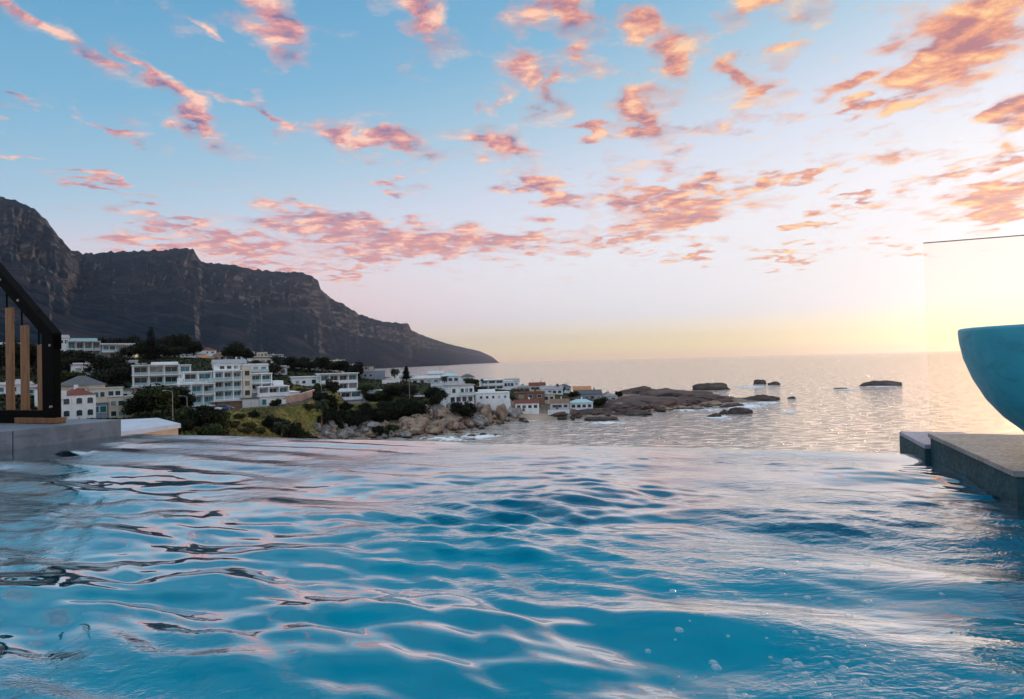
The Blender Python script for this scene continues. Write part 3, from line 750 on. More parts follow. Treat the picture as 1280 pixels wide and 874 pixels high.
# ---- white two-storey flats with wide bays
D = 215
b = B('balcony_flats', 204, 483, D, 5, 'white two-storey flats with four wide dark balcony bays under a flat roof', 'apartments')
b.loggia(-8.8, 5.0, 0, 9, .4, 2, 3.5, 3, 'white_render', dep=1.8); b.loggia(5.02, 8.7, .3, 9, .4, 2, 3.4, 1, 'white_render', dep=.5, pane='teal_glass', solid=True)
b.wall(-3, 5, 3, 8, 7.6, 8.4, 'white_roof', 'roof_lantern'); b.wall(-8.7, 8.6, .6, 9, -5, 0.2, 'pale_grey_render', 'plinth')
# ---- the big stepped apartment block
D = 195
b = B('stepped_apartments', 285, 509, D, 9, 'large white stepped apartment block with curved glass balconies above the road', 'apartments')
b.loggia(-13.6, -3.8, -1.2, 8, 1.0, 2, 3.3, 3, 'white_render', pane='teal_glass', dep=1.4)
b.wall(-13.4, -4.0, .2, 8, -4, .8, 'pale_grey_render', 'plinth')
b.loggia(-11.8, -3.85, 3.4, 11, 8.0, 1, 3.2, 2, 'white_render', dep=1.4, pane='teal_glass'); b.wall(-13.2, -12, 3.0, 8, 7.8, 9.4, 'white_render', 'parapet')
b.loggia(-3.7, 4.3, .2, 11, 2.4, 3, 2.95, 3, 'white_render', pane='teal_glass', dep=1.6)
b.wall(-2.4, 4.1, 2.0, 11, 11.45, 13.2, 'white_render', 'penthouse'); b.roof_flat(-2.4, 4.1, 2.0, 11, 13.2, 'white_roof', .4, .3)
b.rowwin(-2.2, 3.9, 2.0, 11.9, 1.3, .9, 3)
b.wall(4.45, 7.0, -.2, 10, -2, 12.4, 'cream_render', 'stair_tower')
for z in (3.4, 6.4, 9.6): window(b.root, 5.7, -.2, z, 1.5, 1.6)
cyl = [(-2.6+2.9*math.cos(a), 1.0-2.5*math.sin(a)) for a in [math.pi*i/10 for i in range(11)]]
for z in (5.3, 8.2): b.put(MB().prism(cyl, z-.2, z+1.0), 'curved_balcony', 'balcony_glass')
b.loggia(7.05, 13.4, .6, 10, 4.2, 2, 2.95, 2, 'white_render', dep=1.7, pane='teal_glass')
b.wall(7.2, 13.2, 2.2, 10, -3, 4.0, 'white_render', 'plinth')
b.loggia(8.6, 18.0, -2.4, 9, 2.9, 1, 3.0, 3, 'white_render', dep=1.6, solid=True); b.wall(8.8, 17.8, -2.2, 9, -3, 2.7, 'white_render', 'plinth')
b.rowwin(9.2, 17.6, -2.2, .2, 1.2, 1.7, 4); b.wall(13.8, 17.0, 1, 8, 6.1, 7.6, 'white_render', 'roof_box')
b.wall(18.05, 21.5, -1.4, 8, -3, 3.6, 'white_render', 'side_wing'); b.roof_flat(18.05, 21.5, -1.4, 8, 3.6, 'white_roof', .2, .3)
window(b.root, 19.8, -1.4, 1.2, 1.4, 1.4)
b.wall(3.6, 8.5, -3.4, -.25, -3, 2.4, 'pale_grey_render', 'garage'); b.roof_flat(3.6, 8.5, -3.4, -.3, 2.4, 'slate_roof', .2, .2)
for x in (4.8, 7.2): b.put(MB().box(x-1, x+1, -3.46, -3.4, -.2, 1.9), 'garage_door', 'garage_door')
b.wall(-3.6, 3.5, -2.6, .1, -3, 1.9, 'brown_render', 'carport'); b.wall(-5.3, 3.5, -3.0, .1, 1.91, 2.2, 'pale_grey_render', 'canopy')
for i, x in enumerate((-13, -9, -6)): b.put(MB().box(x, x+.9, 1, 1.9, 7.8, 8.7), 'planter', 'pale_grey_render')
# ---- white three-storey house with strip balconies
D = 250
b = B('terraced_house', 425, 500, D, 10, 'white three-storey house with long strip balconies above the dark bushes', 'house')
b.wall(-17.6, -7.4, 3, 11, -2, 9.4, 'white_render', 'side_wing'); b.roof_flat(-17.6, -7.4, 3, 11, 9.4, 'white_roof', .4, .35)
b.rowwin(-17, -12, 3, 7.0, 1.2, 1.1, 2); b.rowwin(-11, -8, 3, 6.8, 1.6, 1.6, 1)
b.loggia(-7.3, 7.4, 1.2, 11, 3.4, 2, 3.4, 4, 'white_render', dep=1.7, solid=True); b.roof_flat(-7.3, 7.4, 1.2, 11, 10.4, 'white_roof', .6, .25)
b.loggia(-3.9, 8.6, -.6, 9, .0, 1, 3.3, 3, 'white_render', dep=1.6, solid=True, pane='teal_glass')
b.wall(-3.8, 8.5, .4, 9, -4, -.2, 'white_render', 'plinth')
b.wall(8.65, 17.2, -.2, 7, -4, 3.1, 'pale_grey_render', 'side_wing'); b.roof_flat(8.65, 17.2, -.2, 7, 3.1, 'white_roof', .15, .25)
b.rowwin(9, 12, -.2, .6, 1.8, 1.3, 1); b.put(MB().box(13, 16.6, -.27, -.2, -.4, 2.1), 'garage_door', 'garage_door')
# ---- blue-grey block
b = B('grey_box_house', 467, 480, 290, 8, 'blue-grey box house with a dark upper storey left of the tall palms')
b.wall(-5.4, 5.4, 0, 9, -4, 6.0, 'blue_grey_render'); b.roof_flat(-5.4, 5.4, 0, 9, 6.0, 'pale_grey_render', .1, .3)
b.wall(-6.6, .8, 2.5, 9, 6.3, 8.4, 'brown_render', 'upper_storey'); b.roof_flat(-6.6, .8, 2.5, 9, 8.4, 'slate_roof', .4, .3)
b.rowwin(-6.4, .6, 2.5, 6.7, 1.5, 1.2, 3); b.rowwin(-5, 0, 0, 3.4, 1.4, 1.2, 2)
b.wall(5.42, 12.5, 1.5, 7, -4, 2.0, 'white_render', 'low_wing'); b.roof_flat(5.42, 12.5, 1.5, 7, 2.0, 'white_roof', .2, .2); b.rowwin(6, 12, 1.5, .2, 1.2, 1.0, 3)

def small(name, px, py, D, w, h, rz, wallm, roofm, label, roof='flat', dep=7, nw=3, fl=1, extra=None, cat='house', pane='window_glass', rh=1.6, group=None):
    b = B(name, px, py, D, rz, label, cat, group)
    b.wall(-w/2, w/2, 0, dep, -5, h, wallm)
    if roof == 'flat': b.roof_flat(-w/2, w/2, 0, dep, h, roofm, .35, .3)
    elif roof == 'hip': b.hip(-w/2, w/2, 0, dep, h, rh, roofm)
    elif roof == 'gable': b.gable(-w/2, w/2, 0, dep, h, rh, roofm, wall=wallm)
    elif roof == 'gable_y': b.gable(-w/2, w/2, 0, dep, h, rh, roofm, wall=wallm, along='y')
    sh = h/fl
    for f in range(fl):
        b.rowwin(-w/2+.3, w/2-.3, 0, f*sh+sh*.3, min(1.8, w/nw*.6), sh*.42, nw, pane=pane)
        b.rowwin(.8, dep-.8, w/2, f*sh+sh*.3, 1.2, sh*.42, 2, 1, pane=pane)
    top = h+.30
    if roof == 'flat':
        for _ in range(wrng.randint(1, 3)):
            x_ = wrng.uniform(-w*.38, w*.3); y_ = wrng.uniform(1, dep-1.8); s_ = wrng.uniform(.6, 1.3)
            b.put(MB().box(x_, x_+s_, y_, y_+s_*.8, top+.003, top+wrng.uniform(.6, 1.3)), 'roof_box', wrng.choice(['pale_grey_render', 'grey_roof', 'dark_metal']))
        b.put(MB().box(-w/2, w/2, -.28, -.2, top+.003, top+.45), 'parapet', wallm)
    elif wrng.random() < .6 and not extra:
        x_ = wrng.uniform(-w*.3, w*.3); b.put(MB().box(x_, x_+.6, dep*.55, dep*.55+.6, h+.1, h+rh+.9), 'chimney', wallm)
    if wrng.random() < .5: b.put(MB().tube([(w*.3, dep*.6, h), (w*.3, dep*.6, h+rh+2.2)], [.05, .04], 5).bar((w*.3-.5, dep*.6, h+rh+1.9), (w*.3+.5, dep*.6, h+rh+1.9), .05), 'aerial', 'dark_metal')
    if wrng.random() < .6: b.put(MB().box(-w*.15-.5, -w*.15+.5, -.06, .03, -.3, 2.0), 'door', 'timber_door')
    if extra == 'upper':
        b.wall(-w*.3, w*.25, 1.5, dep-.5, h+.302, h+3.0, wallm, 'upper_storey'); b.roof_flat(-w*.3, w*.25, 1.5, dep-.5, h+3.0, roofm, .3, .25); b.rowwin(-w*.28, w*.23, 1.5, h+.9, 1.3, 1.2, 3)
    if extra == 'chimney': b.wall(w*.2, w*.2+.7, dep*.5, dep*.5+.7, h, h+rh+1.0, wallm, 'chimney')
    if extra == 'deck':
        b.put(MB().box(-w/2, w/2, -1.6, -.02, h*.5-.1, h*.5+.1), 'floor_slab', wallm); b.put(MB().box(-w/2, w/2, -1.6, -1.52, h*.5+.11, h*.5+1.0), 'balcony_railing', 'balcony_glass')
    return b
small('teal_roof_house', 362, 461, 300, 12.5, 3.2, 6, 'white_render', 'teal_roof', 'pale house with a wide sloping teal roof behind the dark garden trees', 'hip', 8, 4, rh=1.7)
small('flat_house', 388, 461, 310, 6.5, 3.2, 4, 'white_render', 'white_roof', 'white single-storey house to the right of the slim lone palm', 'flat', 6, 2)
small('flat_house', 421, 461, 335, 9, 4.0, 8, 'cream_render', 'pale_grey_render', 'cream flat-roofed house with warm windows on the skyline above the white terraces', 'flat', 7, 4, pane='lit_window', extra=None)
small('hill_house', 329, 457, 320, 9.0, 4.0, 4, 'cream_render', 'slate_roof', 'cream house with a dark block on its flat roof, right of the domed tree', 'flat', 7, 3, extra='upper')
small('hill_house', 247, 452, 370, 9, 4.5, 0, 'pale_grey_render', 'grey_roof', 'grey gabled house peeping out just right of the tall dark hedge trees', 'gable', 7, 3, rh=2)
small('hill_house', 262, 449, 395, 8, 5.5, 10, 'white_render', 'red_tiles', 'tall white house with a red hip roof below the mountain slope', 'hip', 7, 2, fl=2, rh=2)
small('hill_house', 274, 452, 380, 7, 4, -6, 'pink_wall', 'grey_roof', 'narrow pink house with a grey gable on the skyline', 'gable_y', 6, 2, rh=1.8)
small('hill_house', 226, 449, 380, 10, 3.4, 3, 'pale_grey_render', 'white_roof', 'long low pale house under the dark hedge trees', 'flat', 6, 4)
small('gable_house', 288, 463, 270, 13, 3.0, 6, 'cream_render', 'grey_roof', 'house with a broad grey-brown gable roof right above the stepped apartments', 'gable', 9, 3, rh=1.8, extra='chimney')
small('skyline_house', 345, 450, 380, 9, 2.6, 6, 'pale_grey_render', 'slate_roof', 'dark low house on the skyline left of the lone palm', 'flat', 6, 3)
# left, seen through the stair rail
small('white_block', 8, 517, 165, 11, 7.5, 4, 'white_render', 'white_roof', 'white block of flats showing between the first two timber balusters', 'flat', 8, 4, 3, cat='apartments', extra='deck')
small('white_block', 52, 516, 170, 8, 7.0, 6, 'pale_grey_render', 'white_roof', 'pale flats with teal windows seen through the stair balusters', 'flat', 8, 3, 3, cat='apartments', pane='teal_glass')
small('cliff_house', 6, 446, 300, 13, 6.0, 0, 'white_render', 'white_roof', 'white flat house high on the slope behind the stair rail', 'flat', 8, 3, 2, extra='deck')
small('cliff_house', 58, 441, 310, 8, 3.4, 4, 'pale_grey_render', 'white_roof', 'small grey flat house high on the slope beside the dark post', 'flat', 7, 3)
small('cliff_house', 80, 432, 340, 5, 4.0, 10, 'white_render', 'grey_roof', 'white gabled house just above the corner of the dark handrail', 'gable', 6, 2, rh=2)
small('hill_house', 212, 449, 350, 8, 3.2, 6, 'white_render', 'slate_roof', 'small white house with a dark hip roof in front of the tall hedge trees', 'hip', 6, 3)
small('hill_house', 236, 454, 330, 7, 2.8, 4, 'white_render', 'white_roof', 'white cottage with a flat roof directly behind the terrace of the apartments', 'flat', 6, 2)
small('hill_house', 256, 455, 345, 9, 3.4, 8, 'cream_render', 'orange_roof', 'cream house with a faded orange roof behind the stepped apartments', 'hip', 6, 3)
small('hill_house', 310, 450, 360, 7, 3.2, 4, 'white_render', 'grey_roof', 'white gabled cottage partly hidden by the domed tree', 'gable', 6, 2)
small('slope_house', 320, 472, 240, 9, 4.6, 8, 'white_render', 'white_roof', 'white two-storey house between the apartments and the garden trees', 'flat', 7, 3, 2, extra='deck')
small('slope_house', 345, 470, 265, 9, 3.6, 6, 'pale_grey_render', 'grey_roof', 'pale grey house half hidden above the dry slope', 'flat', 6, 3)
small('slope_house', 400, 464, 300, 8, 3.2, 4, 'white_render', 'grey_roof', 'white gabled house above the side wing of the three-storey house', 'gable', 6, 3)
small('slope_house', 440, 466, 310, 7, 3.6, 8, 'white_render', 'white_roof', 'narrow white house between the cream skyline house and the grey box house', 'flat', 6, 2)
small('slope_house', 110, 470, 225, 9, 4.0, 6, 'white_render', 'grey_roof', 'white house glimpsed among the dark trees above the beige house', 'flat', 7, 3)
small('low_house', 545, 474, 330, 8, 2.8, 6, 'white_render', 'pale_grey_render', 'small white house at the back of the point left of the blue roof', 'gable', 6, 3)
small('low_house', 585, 478, 325, 7, 2.8, 4, 'white_render', 'slate_roof', 'little white house with a dark roof beside the leafy rooftop tree', 'hip', 6, 2)
small('point_house', 640, 483, 340, 8, 2.6, 2, 'white_render', 'grey_roof', 'white cottage right behind the modern house on the point', 'gable', 6, 3)
small('point_house', 706, 490, 335, 7, 2.6, 8, 'white_render', 'slate_roof', 'white cottage with a dark roof right of the long grey roof', 'hip', 6, 2)
small('point_house', 672, 489, 320, 8, 2.8, 4, 'cream_render', 'red_tiles', 'cream cottage with a red roof above the brown house', 'gable', 6, 3)
# ---- houses out on the point
b = B('cube_house', 577, 504, 250, 12, 'white two-storey cube house with an upper terrace above the boulders')
b.wall(-5.4, 5.2, 0, 8, -4, 7.0, 'white_render'); b.roof_flat(-5.4, 5.2, 0, 8, 7.0, 'grey_roof', .5, .35)
b.rowwin(-5, -1, 0, 4.2, 1.3, 1.6, 1); b.rowwin(-.5, 4.8, 0, 4.0, 1.3, 1.8, 3); b.rowwin(-4.8, 4.8, 0, .6, 1.7, 1.9, 4)
b.put(MB().box(-1.2, 5.6, -1.5, -.03, 3.2, 3.5), 'floor_slab', 'white_render'); b.put(MB().box(-1.2, 5.6, -1.5, -1.44, 3.51, 4.4), 'balcony_railing', 'balcony_glass')
b.rowwin(1, 7, 5.2, 4.2, 1.2, 1.4, 2, 1); b.wall(-7.4, -5.42, 1, 6, -4, 3.4, 'white_render', 'side_wing')
b = B('long_white_house', 617, 504, 262, 6, 'long low white house with a teal tint and small windows beside the cube house')
b.wall(-7, 6.8, 0, 7, -4, 4.2, 'white_render'); b.roof_flat(-7, 6.8, 0, 7, 4.2, 'white_roof', .25, .25); b.rowwin(-6.4, 6.2, 0, 2.0, 1.0, 1.0, 5)
b.wall(-7.2, 7, -1.2, -1.0, -4, 1.6, 'white_render', 'garden_wall'); b.wall(-6, 1, 2, 6, 4.452, 5.6, 'white_render', 'upper_storey')
b = B('modern_house', 622, 489, 310, 6, 'white modern house with two rows of dark windows on the point')
b.loggia(-8.2, 3.0, 0, 8, .2, 2, 2.7, 3, 'white_render', dep=1.0, solid=True); b.wall(3.02, 8.4, .5, 8, -4, 4.6, 'white_render', 'side_wing'); b.roof_flat(3.02, 8.4, .5, 8, 4.6, 'white_roof', .2, .25); b.rowwin(3.4, 8.2, .5, 2.2, 1.3, 1.6, 3)
small('low_house', 532, 480, 300, 14, 2.6, 4, 'pale_grey_render', 'pale_grey_render', 'long low grey house below the small round palms on the point', 'gable', 8, 4, rh=1.3)
small('low_house', 563, 479, 305, 9, 3.4, 8, 'white_render', 'teal_roof', 'low house with a pale blue roof beside the leafy rooftop tree', 'hip', 7, 3, rh=1.4)
small('low_house', 507, 476, 300, 8, 2.6, 2, 'white_render', 'white_roof', 'low white house at the foot of the pointed pine', 'flat', 6, 3)
small('low_house', 553, 492, 262, 8, 3.0, 6, 'white_render', 'grey_roof', 'white bungalow half hidden by the round dark bush', 'gable', 6, 2, rh=1.3)
small('beach_cottage', 659, 513, 268, 10.2, 3.0, 4, 'white_render', 'red_tiles', 'white beach cottage with a red roof at the top of the sand', 'gable', 6, 4, rh=1.5)
small('brown_house', 663, 500, 285, 13, 3.2, 4, 'brown_render', 'brown_render', 'dark brown house with a timber front above the red-roofed cottage', 'flat', 7, 3, extra=None)
small('yellow_house', 683, 503, 288, 8, 3.6, 8, 'cream_render', 'grey_roof', 'cream yellow house with a grey roof next to the brown house', 'hip', 7, 3, rh=1.4)
small('beach_cottage', 700, 512, 272, 8, 2.9, 4, 'pale_grey_render', 'brown_render', 'grey beach cottage with a brown gable between two pale cottages', 'gable', 6, 3, rh=1.6)
small('beach_cottage', 727, 512, 275, 10, 3.0, 4, 'white_render', 'teal_roof', 'beach cottage with a bright teal roof at the edge of the rocks', 'hip', 6, 4, rh=1.4)
small('point_house', 690, 494, 315, 11, 3.0, 2, 'white_render', 'grey_roof', 'white house with a long grey roof in the middle of the point', 'gable', 7, 4, rh=1.6)
small('point_house', 660, 490, 330, 10, 2.8, 6, 'pale_grey_render', 'white_roof', 'pale flat house at the back of the point beside brown rock domes', 'flat', 7, 3)
small('point_house', 728, 494, 330, 9, 2.8, 4, 'pink_wall', 'orange_roof', 'house with an orange roof at the seaward end of the point', 'gable', 6, 3, rh=1.8)
small('point_house', 737, 501, 305, 12, 3.2, 6, 'blue_grey_render', 'slate_roof', 'blue-grey house with a dark slate gable behind the teal-roofed cottage', 'gable', 7, 4, rh=2.0, extra='chimney')
small('point_house', 762, 503, 310, 8, 3.0, 10, 'pale_grey_render', 'slate_roof', 'last grey gabled house before the bare rock platform', 'gable_y', 7, 2, rh=1.8)
# ---- boundary walls, road, lawn, cars, lamps
def ribbon(name, pts, wid, m, lift=.12, kind='structure', kerb=None):
    mb = MB(); n = len(pts); L = []
    for i, p in enumerate(pts):
        d = (pts[min(i+1, n-1)]-pts[max(i-1, 0)]); d.z = 0; d.normalize(); sd = Vector((-d.y, d.x, 0))*wid/2
        z = p.z+lift
        L.append((Vector((p.x-sd.x, p.y-sd.y, z)), Vector((p.x+sd.x, p.y+sd.y, z))))
    for i in range(n-1):
        (a, b_), (c, d) = L[i], L[i+1]
        mb.face(a, c, d, b_)
        mb.face(b_, d, d-Vector((0,0,.5)), b_-Vector((0,0,.5))); mb.face(c, a, a-Vector((0,0,.5)), c-Vector((0,0,.5)))
    return tag(mb.build(name, m), kind=kind)
simple('asphalt', (0.075, 0.078, 0.085), .85, .15, .8, use_obj=False)
simple('lawn_grass', (0.10, 0.16, 0.025), .95, .3, .8, use_obj=False)
def line_px(L): return [at(*q) for q in L]
ribbon('road', ROAD, 5.5, M['asphalt'], .02)
ribbon('lawn', LAWN, 7.5, M['lawn_grass'], .03)
def garden_wall(pts, h, m, label, name='boundary_wall'):
    root = thing(name, pts[0], 0, label, 'wall')
    mb = MB(); cp = MB()
    for a, b_ in zip(pts, pts[1:]):
        a = a-pts[0]; b_ = b_-pts[0]
        mb.bar(a+Vector((0,0,h/2-1)), b_+Vector((0,0,h/2-1)), .3, h+2); cp.bar(a+Vector((0,0,h+.08)), b_+Vector((0,0,h+.08)), .45, .15)
    mb.build('wall', M[m], root); cp.build('coping', M['pale_grey_render'], root)
garden_wall(line_px([(357,506,196),(378,502,202),(393,497,212)]), 2.6, 'pink_wall', 'pink retaining wall along the bend of the road below the dry slope')
garden_wall(line_px([(335,505,190),(357,506,196)]), 1.6, 'white_render', 'short white wall beside the side wing of the stepped apartments')
garden_wall(line_px([(685,516,264),(712,515,266)]), 1.1, 'white_render', 'low white sea wall at the top of the little beach')
garden_wall(line_px([(478,480,275),(500,478,285)]), 1.6, 'white_render', 'white garden wall under the tall palms')
def car_spot(px, py, D):
    p = at(px, py, D); return Vector((p.x, p.y, (min(r_.z for r_ in ROAD[1:4])+.05) if D < 200 else tz(p.x, p.y)+.1))
def make_car(label, px, py, D, rz, col):
    root = thing('parked_car', car_spot(px, py, D), R(rz), label, 'car', 'cars parked on the hillside')
    n = 'car_paint_'+col
    if n not in M: simple(n, {'white': (.7,.7,.72), 'grey': (.2,.21,.23), 'blue': (.05,.09,.2), 'red': (.3,.03,.03)}[col], .25, .03, 1)
    MB().prism_xz([(-2.1,.3),(2.1,.3),(2.15,.7),(1.95,.86),(1.0,.95),(-2.0,.98),(-2.15,.8)], -.85, .85).build('body', M[n], root, bevel=.08)
    cab = MB().prism_xz([(-1.75,.97),(.95,.94),(.25,1.45),(-1.2,1.46)], -.76, .76).build('cabin', M['window_glass'], root)
    MB().prism_xz([(-1.22,1.465),(.26,1.455),(.2,1.5),(-1.15,1.51)], -.74, .74).build('roof', M[n], root)
    for x in (-1.35, 1.35):
        for y in (-.86, .86):
            w = MB().tube([(x, y-.1, .32), (x, y+.1, .32)], [.32, .32], 14).build('wheel', M['dark_metal'], root)
            MB().tube([(x, y-.115, .32), (x, y+.115, .32)], [.18, .18], 10).build('rim', M['pale_grey_render'], w)
    for y in (-.6, .6): MB().box(2.05, 2.17, y-.18, y+.18, .62, .76).build('headlight', M['white_render'], root)
make_car('white car parked on the road below the stepped apartments', 267, 511, 177, 10, 'white')
make_car('dark blue car parked behind the white car by the apartments', 282, 510, 179, 8, 'blue')
make_car('white car parked in front of the bungalow above the round bush', 524, 491, 248, 5, 'white')
make_car('grey car parked next to the white one above the round bush', 534, 491, 250, 8, 'grey')
def lamp_post(label, px, D, h, arm=1.6, name='street_lamp', py=None):
    p = ground_at(px, D) if py is None else at(px, py, D); root = thing(name, p, 0, label, 'lamp post' if arm else 'pole')
    MB().tube([(0,0,-1),(0,0,h)], [.13,.08], 8).build('pole', M['grey_pole'], root)
    if arm:
        MB().tube([(0,0,h-.02),(-arm*.5,0,h+.28),(-arm,0,h+.3)], [.06,.05,.05], 6).build('arm', M['grey_pole'], root)
        MB().box(-arm-.6, -arm, -.13, .13, h+.22, h+.36).build('lamp_head', M['pale_grey_render'], root, bevel=.03)
    else:
        MB().bar((-.9,0,h-.5),(.9,0,h-.5),.12).build('crossbar', M['grey_pole'], root)
simple('grey_pole', (.25,.24,.22), .7, .1, 2)
lamp_post('tall pale street lamp standing among the bushes below the white flats', 216, 142, 6.2, py=524)
lamp_post('utility pole rising from the bushes left of the three-storey house', 402, 222, 8.0, 0, 'utility_pole', py=500)
lamp_post('utility pole among the green trees near the tall palms', 512, 240, 6.0, 0, 'utility_pole', py=495)
lamp_post('short street lamp at the roadside left of the apartments', 234, 158, 4.6, py=519)
# ================================================================== vegetation and rocks
def leaf_mat(name, lo, hi, hue2=None):
    m, t, b, o = mat(name)
    p = pos(t); n = t.noise(p, .55, 3, .6); n2 = t.noise(p, 3.1, 2, .6); oi = t.new('ShaderNodeObjectInfo').outputs['Random']
    c = t.mix(t.mr(t.m('ADD', n, t.m('MULTIPLY', t.m('SUBTRACT', n2, .5), .7)), .3, .7), lo, hi)
    c = t.mix(t.m('MULTIPLY', oi, .45), c, hue2 or tuple(x*.6 for x in hi))
    t.put(b.inputs['Base Color'], c); b.inputs['Roughness'].default_value = .8; b.inputs['Specular IOR Level'].default_value = .15
leaf_mat('dark_leaves', (.004,.007,.004), (.016,.024,.010)); leaf_mat('green_leaves', (.008,.016,.006), (.038,.055,.016), (.045,.045,.012))
leaf_mat('olive_leaves', (.012,.016,.006), (.06,.062,.022), (.08,.06,.02)); leaf_mat('palm_leaves', (.010,.018,.010), (.04,.055,.025))
leaf_mat('dry_grass', (.05,.065,.016), (.19,.17,.05), (.24,.16,.06))
simple('bark', (.07,.05,.035), .95, .3, 3); simple('palm_bark', (.12,.08,.05), .95, .3, 4)
def quads_mesh(name, C, N, sz, m, asp=1.6):
    """C centres, N normals (n,3), sz (n,)"""
    n = len(C); ref = np.random.default_rng(1).normal(size=(n, 3))
    a = np.cross(N, ref); a /= np.linalg.norm(a, axis=1)[:, None]+1e-9; b_ = np.cross(N, a)
    a = a*sz[:, None]*asp/2; b_ = b_*sz[:, None]/2
    V = np.stack([C-a, C-b_*.8+a*.1, C+a, C+b_], 1).reshape(-1, 3).astype(np.float32)
    me = bpy.data.meshes.new(name); me.vertices.add(4*n); me.vertices.foreach_set('co', V.ravel())
    me.loops.add(4*n); me.loops.foreach_set('vertex_index', np.arange(4*n, dtype=np.int32))
    me.polygons.add(n); me.polygons.foreach_set('loop_start', np.arange(0, 4*n, 4, dtype=np.int32)); me.polygons.foreach_set('loop_total', np.full(n, 4, np.int32))
    me.update(calc_edges=True); me.materials.append(m); return me
def crown_mesh(seed, lobes, n, sz, m, name='crown'):
    r = np.random.default_rng(seed); C = []; N = []
    wt = np.array([l[3]*l[4]*l[5] for l in lobes])**.67; wt /= wt.sum()
    for l, w in zip(lobes, wt):
        k = int(n*w); d = r.normal(size=(k, 3)); d /= np.linalg.norm(d, axis=1)[:, None]
        rad = (1-.45*r.random(k)**1.6)*(1+.16*r.normal(size=k)*(r.random(k) < .4))
        bump_ = 1+.16*np.sin(d[:,0]*7+seed)*np.sin(d[:,1]*6+1)+.12*np.sin(d[:,2]*11+2+seed)
        C.append(np.array(l[:3])+d*np.array(l[3:6])*(rad*bump_)[:, None]); N.append(d+r.normal(size=(k, 3))*.75)
    C = np.concatenate(C); N = np.concatenate(N); N /= np.linalg.norm(N, axis=1)[:, None]
    return quads_mesh(name, C, N, sz*(.6+.9*r.random(len(C))), m)
def lobes(seed, n, w, h, base):
    r = np.random.default_rng(seed); L = [(0, 0, base+h*.5, w*.32, w*.32, h*.42)]
    for i in range(n):
        a = i*6.283/n+r.uniform(-.4, .4); d = w*.29*r.uniform(.7, 1.1); q = w*r.uniform(.15, .25)
        L.append((d*math.cos(a), d*math.sin(a), base+h*r.uniform(.28, .8), q, q, h*r.uniform(.18, .32)))
    return L
def trunk_mesh(seed, h, spread, r0):
    r = np.random.default_rng(seed); mb = MB()
    mb.tube([(0,0,-1.0),(.05,0,h*.3),(.0,.08,h*.62)], [r0*1.25, r0, r0*.7], 9)
    for i in range(5):
        a = i*1.257+r.uniform(-.3,.3); e = spread*r.uniform(.5,.9); z0 = h*r.uniform(.3,.6)
        mb.tube([(0,0,z0),(e*.5*math.cos(a), e*.5*math.sin(a), z0+h*.18),(e*math.cos(a), e*math.sin(a), h*r.uniform(.68,.9))], [r0*.55, r0*.36, r0*.14], 6)
    return mb.mesh('trunk', M['bark'], True)
TREE = {}
for kname, leaf, args in (
  ('round_tree', 'dark_leaves', dict(n=7, w=8.5, h=6.2, base=1.6)), ('round_tree_b', 'dark_leaves', dict(n=9, w=10, h=6.6, base=1.4)),
  ('tall_tree', 'dark_leaves', dict(n=8, w=6.5, h=8.6, base=1.4)), ('green_tree', 'green_leaves', dict(n=9, w=8.5, h=6.4, base=1.3)),
  ('bush', 'dark_leaves', dict(n=8, w=6.2, h=3.4, base=-.2)), ('bush_b', 'dark_leaves', dict(n=6, w=5.6, h=3.8, base=-.3)), ('green_bush', 'green_leaves', dict(n=8, w=6.0, h=3.0, base=-.2)),
  ('olive_bush', 'olive_leaves', dict(n=7, w=4.6, h=2.2, base=-.2))):
    sd = sum(map(ord, kname)); bush = 'bush' in kname
    TREE[kname] = (crown_mesh(sd, lobes(sd, args['n'], args['w'], args['h'], args['base']), 3000 if not bush else 1800, .42 if not bush else .34, M[leaf]),
                   trunk_mesh(sd, args['base']+args['h']*.8, args['w']*.33, .26 if not bush else .1), args['base']+args['h'], args['w'])
def plant(name, px, D, kind, h, w, label, cat='tree', group=None, sink=.1, py=None):
    cr, tr, H_, W_ = TREE[kind]
    p = ground_at(px, D, sink) if py is None else at(px, py, D)
    root = thing(name, p, random.random()*6.28, label, cat, group)
    root.scale = (w/W_, w/W_*random.uniform(.9, 1.1), h/H_)
    link('trunk', tr, root); link('crown', cr, root); return root
def row(name, items, label, group, cat='tree'):
    for (px, D, kind, h, w, *py) in items: plant(name, px, D, kind, h, w, label, cat, group, py=py[0] if py else None)
# far masses behind the stair rail and under the hillside house
row('dark_tree', [(-20,235,'round_tree',11,15),(2,240,'round_tree_b',12,14),(24,232,'tall_tree',12,11),(44,238,'round_tree',11,13),(66,232,'round_tree_b',11,13)],
    'dark leafy tree on the slope seen through the stair balusters', 'dark trees behind the stair rail')
row('dark_tree', [(84,238,'round_tree',10,12),(98,232,'round_tree_b',9,13),(112,236,'tall_tree',11,10),(126,230,'round_tree',10,12),(140,234,'round_tree_b',10,12),(154,228,'round_tree',8,10),(120,215,'round_tree_b',7,12),(146,216,'round_tree',8,11),(92,215,'green_tree',6,9)],
    'dark leafy tree in the band below the hillside house with lit windows', 'dark trees below the hillside house')
row('dark_tree', [(78,345,'tall_tree',8,9),(100,350,'round_tree',8,12),(118,350,'round_tree_b',9,13),(136,345,'tall_tree',10,10),(152,345,'round_tree',10,12),(168,338,'tall_tree',11,11),(176,325,'round_tree',9,11),(162,300,'round_tree_b',7,10),(178,296,'round_tree',9,10)],
    'dark tree in the row behind the hillside house', 'trees behind the hillside house')
